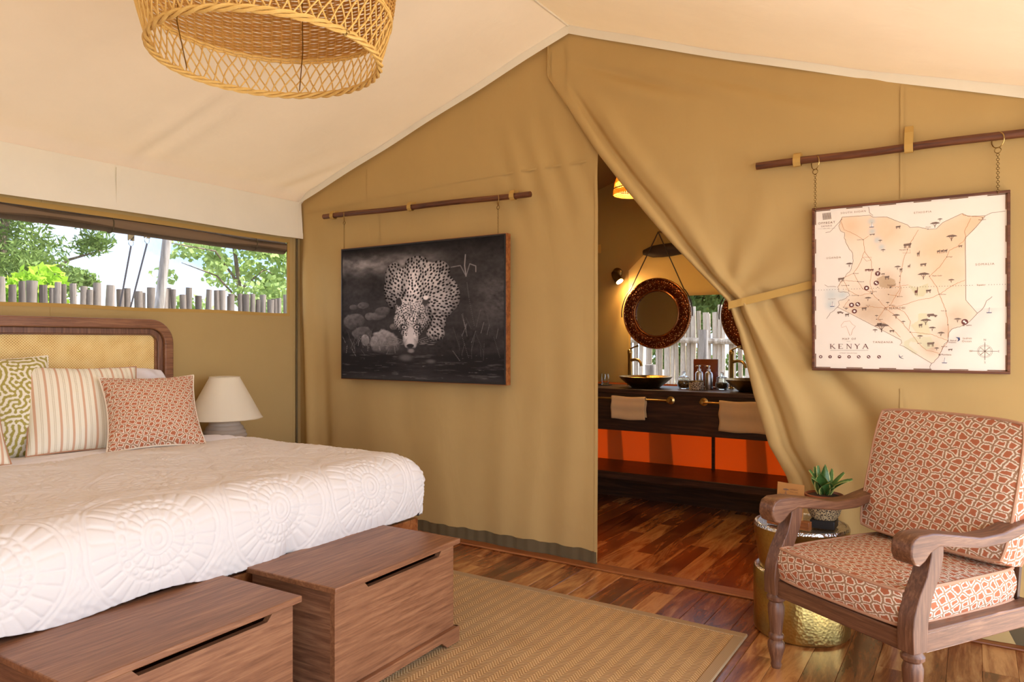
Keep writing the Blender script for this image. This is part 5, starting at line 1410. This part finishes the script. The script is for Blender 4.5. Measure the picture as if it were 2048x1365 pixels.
build(MB().box(VX0 + .06, VX1 - .06, VY0 + .26, VY0 + .29, 0, .186), 'under_shelf_shade', 'dark_wood', vn_)  # dark panel added as the shade under the shelf, hides the lit canvas
def rail(x0, x1, label):
    z = .783; y = VY0 - .055
    r = tag(empty('towel_rail', ((x0 + x1) / 2, y, z)), label, 'towel rail', 'brass towel rails on the vanity')
    build(MB().tube([(x0, y, z), (x1, y, z)], .007, 10), 'bar', 'brass', r)
    for x in (x0, x1):
        build(MB().lathe([(0, 0), (.028, 0), (.028, .004), (.014, .010), (.009, .020), (.009, .048), (.013, .052), (.013, .062), (0, .064)], (x, VY0 + .000, z), 20, 'y'), 'bracket', 'brass', r)
rail(1.60, 2.232, 'brass towel rail below the basin with the tap in view'); rail(2.468, 3.10, 'brass towel rail below the basin half behind the door flap')
def towel(x0, x1, drop, label):
    z = .783; y = VY0 - .055; mb_ = []
    prof = [(y - .013, z - drop)] + [(y - .013 - .003 * math.sin(k), z - drop + drop * k / 12) for k in range(1, 12)] + [(y - .011 * math.cos(a) - .0, z + .013 * math.sin(a)) for a in np.linspace(0.1, PI - .1, 8)] + [(y + .013, z - .9 * drop * k / 10) for k in range(1, 11)]
    prof = np.array(prof); n = 24; xs_ = np.linspace(x0, x1, n)
    V = np.stack([np.repeat(xs_[:, None], len(prof), 1) + .003 * np.sin(prof[None, :, 1] * 60), prof[None, :, 0] - .003 * fbm(xs_[:, None] * 20, prof[None, :, 1] * 20, 3) , prof[None, :, 1] + .003 * np.sin(xs_[:, None] * 25)], -1)
    o = npmesh('hand_towel', V.reshape(-1, 3), gridf(n, len(prof)), 'towel')
    m_ = o.modifiers.new('solidify', 'SOLIDIFY'); m_.thickness = .005; m_.offset = 1
    tag(o, label, 'towel', 'tan hand towels on the rails')
towel(1.806, 2.066, .145, 'tan hand towel folded on the rail under the first basin'); towel(2.592, 2.93, .185, 'larger tan hand towel on the rail beside the door flap')
def basin(x, label):
    b = tag(empty('basin', (x, 1.625, .850)), label, 'basin', 'brass vessel basins')
    build(MB().lathe([(0, .002), (.105, .002), (.110, .006), (.150, .035), (.180, .062), (.198, .080), (.202, .083), (.198, .085), (.176, .066), (.145, .040), (.105, .014), (0, .010)], (x, 1.625, .850), 48), 'bowl', 'bowl', b)
    build(MB().lathe([(0, .0105), (.02, .0105), (.022, .0125), (0, .014)], (x, 1.625, .850), 16), 'drain', 'old_brass', b)
    t = tag(empty('tap', (x - .215, 1.83, .850)), 'tall brass tap behind the ' + ('first basin' if x < 2.3 else 'second basin'), 'tap', 'brass basin taps')
    tx, ty = x - .215, 1.83
    build(MB().lathe([(0, 0), (.026, 0), (.026, .006), (.017, .012), (.0165, .245), (.020, .25), (.020, .275), (.012, .285), (0, .288)], (tx, ty, .85), 20), 'column', 'brass', t)
    build(MB().tube([(tx, ty, 1.045), (tx + .05, ty - .015, 1.055), (tx + .085, ty - .028, 1.05), (tx + .105, ty - .034, 1.03), (tx + .112, ty - .036, 1.005)], .012, 10), 'spout', 'brass', t)
    build(MB().tube([(tx, ty, 1.135), (tx + .035, ty - .012, 1.150), (tx + .075, ty - .02, 1.162)], [.007, .006, .009], 8), 'lever', 'brass', t)
basin(1.945, 'brass vessel basin in front of the round mirror'); basin(2.745, 'brass vessel basin half hidden by the door flap')
def mirror(x, z, label, sm):
    y = 1.86
    m_ = tag(empty('round_mirror', (x, y, z - .28)), label, 'mirror', 'round copper-framed mirrors')
    fr = build(MB().lathe([(.172, .0), (.172, .020), (.180, .026), (.190, .022), (.225, .034), (.258, .026), (.264, .030), (.274, .026), (.278, .016), (.276, 0), (.172, 0)], (x, y, z), 72, 'y'), 'frame', 'copper', m_)
    build(MB().torus((x, y - .024, z), .180, .006, (0, 1, 0), 64, 8).torus((x, y - .024, z), .270, .0055, (0, 1, 0), 72, 8), 'rim', 'copper_rim', m_)
    build(MB().lathe([(0, .008), (.173, .008), (.173, .002), (0, .002)], (x, y, z), 48, 'y'), 'glass', 'mirror', m_)
    hk = (x + .01, y - .005, z + .635)
    for sg in (-1, 1):
        ang = math.radians(90 - sg * 52); p = (x + .285 * math.cos(ang), y - .02, z + .285 * math.sin(ang))
        q = (x + .292 * math.cos(math.radians(90 - sg * 100)), y - .02, z + .292 * math.sin(math.radians(90 - sg * 100)))
        pts = [hk] + [(hk[0] + (p[0] - hk[0]) * f, hk[1] + (p[1] - hk[1]) * f, hk[2] + (p[2] - hk[2]) * f) for f in (.5, 1)]
        pts += [(x + .290 * math.cos(a), y - .022, z + .290 * math.sin(a)) for a in np.linspace(ang, math.radians(90 - sg * 95), 8)]
        mbs = MB()
        for a, b in zip(pts[:-1], pts[1:]):
            mbs.tube([a, b], .0045, 6)
        build(mbs, 'strap', 'leather', m_)
    build(MB().tube([hk, (hk[0], BW - .002, hk[2] + .01)], .006, 8), 'hook', 'old_brass', m_)
mirror(1.945, 1.414, 'round mirror in a hammered copper frame hung on leather straps', 0); mirror(2.725, 1.385, 'round copper mirror mostly hidden by the door flap', 1)
# wall spot
sc = tag(empty('wall_spotlight', (1.575, BW, 1.74)), 'small brass spotlight shining on the bathroom wall', 'spotlight')
build(MB().lathe([(0, 0), (.042, 0), (.042, .012), (.03, .02), (0, .022)], (1.575, BW - .002, 1.755), 24, 'y'), 'wall_plate', 'old_brass', sc)
build(MB().tube([(1.575, BW - .02, 1.755), (1.575, BW - .06, 1.75), (1.585, BW - .085, 1.735)], .008, 8), 'arm', 'old_brass', sc)
ax = Vector((.62, -.12, -.78)).normalized(); c0 = Vector((1.573, BW - .085, 1.755))
build(MB().tube([c0, c0 + ax * .02, c0 + ax * .03, c0 + ax * .10], [.018, .028, .030, .032], 18), 'lamp_head', 'old_brass', sc)
build(MB().tube([c0 + ax * .1005, c0 + ax * .104], .027, 16), 'bulb', 'bulb', sc)
ld = bpy.data.lights.new('spot', 'SPOT'); ld.energy = 7; ld.color = (1, .66, .28); ld.spot_size = math.radians(95); ld.spot_blend = .6; ld.shadow_soft_size = .02
lo_ = bpy.data.objects.new('spot_light', ld); COL.objects.link(lo_); lo_.parent = sc; lo_.matrix_parent_inverse = wm(sc).inverted()
lo_.location = c0 + ax * .11; lo_.rotation_euler = Vector((.5, .22, -.8)).to_track_quat('-Z', 'Y').to_euler()
# bathroom pendant
BPX, BPY, BPZ = 2.165, .9, 2.155
bp = tag(empty('pendant_lamp', (BPX, BPY, BPZ)), 'small glowing woven pendant lamp in the bathroom', 'lamp')
for nm_, z0, z1, r0, r1 in (('lower_band', 0, .030, .136, .134), ('upper_band', .075, .165, .126, .092)):
    mb = MB(); nq = int((z1 - z0) / .006)
    for q in range(nq):
        f = q / max(nq - 1, 1); r = r0 + (r1 - r0) * f
        mb.tube([(BPX + (r + .0022 * math.sin(20 * a + PI * (q % 2))) * math.cos(a), BPY + (r + .0022 * math.sin(20 * a + PI * (q % 2))) * math.sin(a), BPZ + z0 + q * .006) for a in np.linspace(0, 2 * PI, 81)[:-1]], .0032, 4, True)
    o = build(mb, nm_, 'wicker_lit', bp); o['kind'] = 'stuff'
mb = MB()
for k in range(56):
    a = 2 * PI * k / 56; mb.tube([(BPX + (.135 - .01 * f) * math.cos(a + .08 * f), BPY + (.135 - .01 * f) * math.sin(a + .08 * f), BPZ + .027 + .05 * f) for f in (0, .5, 1)], .002, 4)
o = build(mb, 'lattice', 'wicker', bp); o['kind'] = 'stuff'
build(MB().torus((BPX, BPY, BPZ + .036), .1335, .0032, n=48), 'dark_ring', 'leather', bp)
build(MB().lathe_open([(.094, .160), (.05, .20), (.02, .205)], (BPX, BPY, BPZ), 32), 'cap', 'wicker', bp)
build(MB().tube([(BPX, BPY, BPZ + .12), (BPX, BPY, bz(BPX) - .005)], .004, 6), 'cord', 'black', bp)
build(MB().lathe([(0, .05), (.02, .055), (.028, .08), (.018, .11), (0, .12)], (BPX, BPY, BPZ), 16), 'bulb', 'bulb', bp)
# things on the worktop
ZV = .8505
tumb = tag(build(MB().lathe([(0, 0), (.026, 0), (.034, .03), (.036, .055), (.033, .085), (.031, .085), (.034, .055), (.032, .03), (.024, .006), (0, .006)], (0, 0, 0), 28), 'tumbler', 'glass'), 'clear glass tumbler on a dark coaster', 'tumbler')
tumb.location = (1.565, 1.72, ZV + .005)
co = tag(build(MB().lathe([(0, 0), (.055, 0), (.056, .004), (0, .0045)], (0, 0, 0), 28), 'coaster', 'black'), 'dark round coaster under the glass tumbler', 'coaster'); co.location = (1.565, 1.72, ZV)
bo = tag(empty('water_bottle', (1.462, 1.70, ZV)), 'clear water bottle beside the tumbler, half hidden by canvas', 'bottle')
build(MB().lathe([(0, 0), (.034, 0), (.036, .01), (.036, .12), (.014, .17), (.014, .20), (.011, .20), (.011, .17), (.033, .118), (.033, .01), (0, .008)], (0, 0, 0), 24), 'body', 'glass', bo, local=True)
build(MB().lathe([(0, .197), (.0155, .197), (.0155, .215), (0, .216)], (0, 0, 0), 16), 'cap', 'steel', bo, local=True)
def jar(x, y, label, fill):
    j = tag(empty('glass_jar', (x, y, ZV)), label, 'jar', 'lidded glass jars')
    build(MB().lathe([(0, 0), (.032, 0), (.046, .018), (.049, .042), (.042, .070), (.034, .080), (.032, .080), (.040, .068), (.046, .042), (.043, .020), (.030, .005), (0, .005)], (0, 0, 0), 32), 'body', 'glass', j, local=True)
    build(MB().lathe([(0, .0065), (.029, .0065), (.0415, .021), (.0445, .042), (.040, fill), (0, fill + .006)], (0, 0, 0), 24), 'contents', 'potpourri', j, local=True)
    build(MB().lathe([(0, .0815), (.036, .0815), (.038, .086), (.020, .094), (.007, .098), (.012, .108), (.012, .118), (.006, .124), (0, .125)], (0, 0, 0), 24), 'lid', 'glass', j, local=True)
jar(2.232, 1.655, 'lidded glass jar of brown potpourri beside the patterned tin', .060); jar(2.492, 1.72, 'lidded glass jar, part filled, beside the second basin', .046)
tn = tag(empty('patterned_tin', (2.352, 1.575, ZV)), 'short round tin with floral pattern', 'tin')
build(MB().lathe([(0, 0), (.051, 0), (.052, .004), (.052, .062), (.050, .064), (.047, .064), (.047, .01), (0, .008)], (0, 0, 0), 32), 'body', 'tin', tn, local=True)
build(MB().lathe_open([(.0525, .058), (.0525, .065), (.047, .065)], (0, 0, 0), 32), 'rim', 'old_brass', tn, local=True)
def pump(x, y, label):
    b = tag(empty('pump_bottle', (x, y, ZV)), label, 'bottle', 'metal pump bottles')
    build(MB().lathe([(0, 0), (.026, 0), (.028, .004), (.028, .108), (.024, .122), (.012, .130), (0, .131)], (0, 0, 0), 24), 'body', 'steel', b, local=True)
    build(MB().lathe([(0, .130), (.013, .130), (.013, .146), (.005, .148), (.005, .160), (.010, .162), (.010, .172), (0, .173)], (0, 0, 0), 16).tube([(0, 0, .168), (-.022, -.004, .168), (-.026, -.004, .163)], .004, 6), 'pump', 'steel', b, local=True)
pump(2.335, 1.690, 'metal pump bottle standing behind the tin'); pump(2.418, 1.650, 'metal pump bottle in front of the amber stand')
stn = tag(empty('display_stand', (2.352, 1.80, ZV)), 'amber upright stand behind the pump bottles', 'stand')
build(MB().box(-.095, .085, 0, .010, .012, .215), 'panel', 'amber', stn, bevel=.004, local=True); build(MB().box(-.09, .085, -.02, .03, 0, .010), 'base', 'amber', stn, bevel=.003, local=True)
stn.rotation_euler = (0, 0, math.radians(8))

# ================================================================== OUTSIDE
GZ = -.35
tag(build(MB().quad((-60, -60, GZ), (60, -60, GZ), (60, 60, GZ), (-60, 60, GZ)), 'ground', 'ground', smooth=False), 'grassy ground outside the tent', 'ground')['kind'] = 'structure'
dk = tag(empty('deck', (5.5, -2.7, GZ)), 'weathered plank deck in front of the tent opening', 'deck')
for k in range(16):
    x = XR + .06 + k * .125; build(MB().box(x, x + .118, YB - .3, .4, -.09, -.05), 'deck_board', 'deck', dk, smooth=False)
for x in (XR + .3, XR + 1.8): build(MB().box(x, x + .1, YB - .3, .4, GZ, -.09), 'joist', 'deck', dk, smooth=False)
rs = random.Random(21)
_post = []
for k in range(6):
    mb = MB(); hh = 1.0; n = 9; R_ = 1.0
    pts = [(.18 * math.sin(i * 1.3 + k), .18 * math.cos(i * 1.7 + k), i * 8.0) for i in range(6)]
    rr = [1 + .10 * math.sin(i * 2.1 + k * 2) for i in range(6)]
    mb.tube(pts, rr, n); mb.v = [(p[0], p[1], p[2] / 40.0) for p in mb.v]; me = bpy.data.meshes.new('fence_post'); me.from_pydata(mb.v, [], mb.f); me.materials.append(MAT['fence'])
    me.polygons.foreach_set('use_smooth', np.ones(len(me.polygons), bool)); me.set_sharp_from_angle(angle=.9); _post.append(me)
def fence(name, a, b, top, label, r0, gap, seed, jit=.05, pale=False):
    rs = random.Random(seed); cache = {}
    f = tag(empty(name, (a[0], a[1], GZ)), label, 'fence')
    L = math.hypot(b[0] - a[0], b[1] - a[1]); d = 0
    while d < L:
        r = r0 * rs.uniform(.75, 1.2); d += r
        x = a[0] + (b[0] - a[0]) * d / L + rs.uniform(-.015, .015); y = a[1] + (b[1] - a[1]) * d / L + rs.uniform(-.015, .015)
        h = top - GZ + rs.uniform(-jit, jit)
        me_ = _post[rs.randrange(6)]
        if pale:
            if me_ not in cache: cache[me_] = me_.copy(); cache[me_].materials[0] = MAT['fence_pale']
            me_ = cache[me_]
        o = bpy.data.objects.new('fence_post', me_); COL.objects.link(o); o.parent = f
        o.location = (x - a[0], y - a[1], 0); o.scale = (r, r, h); o.rotation_euler = (rs.uniform(-.012, .012), rs.uniform(-.012, .012), rs.uniform(0, 6))
        d += r + rs.choice(gap)
    return f
fence('palisade_fence', (-4.0, -1.6, 0), (-4.0, 4.6, 0), 1.80, 'rough palisade fence beyond the long window', .040, (.0, .004, .012, .035, .06), 2, .05)
f2 = fence('palisade_fence', (-.6, 5.0, 0), (3.9, 5.0, 0), 1.57, 'rough palisade fence beyond the bathroom window', .028, (0, .004, .008, .02), 5, .06, True)
for z in (1.20, .35): build(MB().tube([(x, 4.93 + .01 * math.sin(x * 5), z + .015 * math.sin(x * 2.3)) for x in np.linspace(-.6, 3.9, 24)], .034, 8), 'rail', 'fence_pale', f2)
fp = tag(build(MB().tube([(0, 0, 0), (.01, 0, .8), (.005, 0, 1.32 - GZ)], [.052, .050, .048], 10), 'marker_post', 'pole'), 'grey sawn post standing before the bathroom fence', 'post')
fp.location = (1.60, 4.05, GZ)
fp = tag(build(MB().tube([(0, 0, 0), (.01, 0, .5), (0, 0, .95 - GZ)], [.06, .055, .055], 10), 'marker_post', 'pole'), 'short grey-blue post near the bathroom fence', 'post')
fp.location = (1.15, 3.7, GZ)
# leaning tent pole, guy ropes with straps
def rope(px0, py0, px1, py1, X, label):
    a = Vector(onx(px0, py0, X)); b = Vector(onx(px1, py1, X)); d = b - a; g = a + d * ((GZ - a.z) / d.z)
    r = tag(empty('guy_rope', (g.x, g.y, GZ)), label, 'rope', 'guy ropes outside the long window')
    build(MB().tube([a, b, g], .006, 6), 'rope', 'rope', r)
    build(MB().torus(tuple(a + Vector((0, 0, .025))), .022, .003, (1, .3, 0), 20, 5), 'ring', 'steel', r)
    build(MB().box(a.x - .004, a.x + .004, a.y - .022, a.y + .022, a.z + .04, a.z + .17), 'webbing_strap', 'hem', r)
    s = Vector((a.x, a.y, a.z + .15)); build(MB().tube([s, s + Vector((.9, -.06, .35))], .006, 6), 'upper_strap', 'hem', r)
rope(262, 493, 240, 612, -.95, 'dark guy rope with ring, farther from the leaning pole outside the long window'); rope(294, 488, 262, 612, -.95, 'dark guy rope beside the leaning pole outside the long window')
a = Vector(onx(335, 470, -1.35)); b = Vector(onx(318, 620, -1.35)); d = b - a; g = a + d * ((GZ - a.z) / d.z); t_ = a - d * .4
tag(build(MB().tube([g, b, a, t_], [.036, .035, .034, .034], 12), 'tent_pole', 'pole'), 'thick grey wooden pole leaning outside the long window', 'pole')
# trees and bushes: trunk, branches and leaf quads
def leaf_mesh(cl, n, size, seed, asp=.5, droop=0.0):
    rng = np.random.default_rng(seed); cl = np.array(cl, float)
    w = cl[:, 3] ** 2; w /= w.sum(); pick = rng.choice(len(cl), n, p=w)
    d = rng.standard_normal((n, 3)); d /= np.linalg.norm(d, axis=1)[:, None]
    p = cl[pick, :3] + d * (cl[pick, 3] * rng.random(n) ** .4)[:, None] * np.array([1, 1, .75])
    u = rng.standard_normal((n, 3)); u[:, 2] -= droop; u /= np.linalg.norm(u, axis=1)[:, None]
    v = np.cross(u, rng.standard_normal((n, 3))); v /= np.linalg.norm(v, axis=1)[:, None]
    s = size * rng.uniform(.6, 1.3, n)[:, None]
    V = np.stack([p - u * s, p + v * s * asp, p + u * s, p - v * s * asp], 1).reshape(-1, 3)
    return V, np.arange(4 * n).reshape(-1, 4)
def tree(name, base, trunk, branches, clusters, n, size, mat, label, cat='tree', asp=.5, seed=1, droop=0.0, tr=.09):
    t = tag(empty(name, (base[0], base[1], GZ)), label, cat)
    mb = MB().tube([base] + trunk, np.linspace(tr, tr * .5, len(trunk) + 1), 8)
    build(mb, 'trunk', 'bark', t)
    for br in branches: build(MB().tube(br, np.linspace(tr * .4, tr * .1, len(br)), 6), 'branch', 'bark', t)
    V, Fq = leaf_mesh(clusters, n, size, seed, asp, droop)
    o = npmesh('foliage', V, Fq, mat, t); o['kind'] = 'stuff'
    return t
rs = random.Random(8)
def blobs(c, r, n, rad, flat=1.0): return [(c[0] + rs.uniform(-1.4, 1.4) * r, c[1] + rs.uniform(-1.4, 1.4) * r, c[2] + rs.uniform(-1.4, 1.4) * r * flat, rad * rs.uniform(.6, 1.1)) for _ in range(n)]
P0 = onx(40, 500, -6.5)
tree('feathery_tree', (P0[0], P0[1] - .3, GZ), [(P0[0], P0[1] - .3, 1.0), (P0[0], P0[1] - .2, 2.6), (P0[0], P0[1], 3.6)], [[(P0[0], P0[1] - .25, 1.6), (P0[0] + .2, P0[1] + .5, 2.3), (P0[0] + .2, P0[1] + 1.0, 2.5)]],
     blobs((P0[0], P0[1] - .2, P0[2] + .25), .62, 30, .42) + blobs((P0[0], P0[1] - .9, P0[2] + .2), .55, 16, .45) + blobs((P0[0] + .2, P0[1] + .75, P0[2] + .3), .22, 8, .26), 19000, .055, 'leaf_dark', 'dense feathery dark green tree beyond the long window', seed=4, asp=.25)
P0 = onx(34, 585, -4.95)
tree('lime_bush', (P0[0], P0[1], GZ), [(P0[0], P0[1], 1.2)], [], blobs((P0[0], P0[1] - .1, P0[2] - .22), .26, 16, .26) + blobs((P0[0], P0[1], .6), .28, 14, .3), 5200, .055, 'leaf_lime', 'bright lime-green bush rising over the fence', 'bush', .6, 6)
P0 = onx(470, 530, -6.9)
tree('open_tree', (P0[0], P0[1] + .3, GZ), [(P0[0], P0[1] + .3, 1.2), (P0[0], P0[1] + .1, 2.1), (P0[0] + .1, P0[1] - .1, 2.9)],
     [[(P0[0], P0[1] + .1, 1.9), (P0[0] + .2, P0[1] - .5, 2.3), (P0[0] + .3, P0[1] - 1.2, 2.45)], [(P0[0], P0[1] + .1, 2.1), (P0[0], P0[1] + .6, 2.5), (P0[0], P0[1] + 1.0, 2.4)], [(P0[0], P0[1], 2.3), (P0[0] + .3, P0[1] - .6, 2.7), (P0[0] + .3, P0[1] - 1.5, 2.75)]],
     blobs((P0[0], P0[1] + .5, P0[2] + .05), .55, 22, .34) + blobs((P0[0], P0[1] - .6, P0[2] + .25), .4, 12, .26) + blobs((P0[0], P0[1] + .6, P0[2] - .4), .4, 12, .3), 3400, .055, 'leaf_pale', 'open-crowned pale green tree with thin branches beyond the long window', seed=9, asp=.75, tr=.06)
P0 = onx(135, 562, -16)
tree('flat_tree', (P0[0], P0[1], GZ), [(P0[0], P0[1], 2.2)], [], blobs((P0[0], P0[1], P0[2]), .45, 10, .3, .3), 1800, .08, 'leaf_dark', 'small distant flat-topped tree beyond the fence', seed=12)
for k, px in enumerate((215, 390, 540)):
    P0 = onx(px, 612, -4.95)
    tree('leafy_shrub', (P0[0], P0[1], GZ), [(P0[0], P0[1], 1.0)], [], blobs((P0[0], P0[1], P0[2] - .30), .20, 10, .22) + blobs((P0[0], P0[1], .5), .22, 8, .26), 1600, .05, 'leaf_pale' if k else 'leaf_lime', ('leafy shrub behind the fence, left of the leaning pole', 'leafy shrub behind the fence, right of the leaning pole', 'leafy shrub behind the fence under the open-crowned tree')[k], 'shrub', .6, 30 + k)
for k, (x, y, h, m_) in enumerate(((-1.30, 7.2, 2.5, 'leaf_dark'), (.58, 7.2, 2.6, 'leaf_dark'), (2.46, 7.2, 2.5, 'leaf_pale'))):
    tree('tall_bush', (x, y, GZ), [(x, y, 1.2)], [], blobs((x, y, h * .75), .40, 20, .35) + blobs((x, y, .4), .40, 14, .35), 7000, .07, m_, ('dark green bush behind the bathroom fence, farthest from the door flap', 'dark green bush behind the bathroom fence, between the mirrors', 'pale green bush behind the bathroom fence, by the second mirror')[k], 'bush', .5, 50 + k)
# unseen stumps added just outside the bathroom wall to shadow the lit canvas
for k, (x, w) in enumerate(((1.665, .06), (2.055, .085), (2.795, .065))):
    tag(build(MB().tube([(0, 0, 0), (.01, 0, .6), (-.01, .01, 1.13)], [w, w * .9, w * .75], 10), 'shadow_stump', 'bark'), ('unseen stump added to shadow the bathroom canvas, below the tap', 'unseen stump added to shadow the bathroom canvas, below the first basin', 'unseen stump added to shadow the bathroom canvas, by the door flap')[k], 'stump').location = (x, BW + .13, GZ)
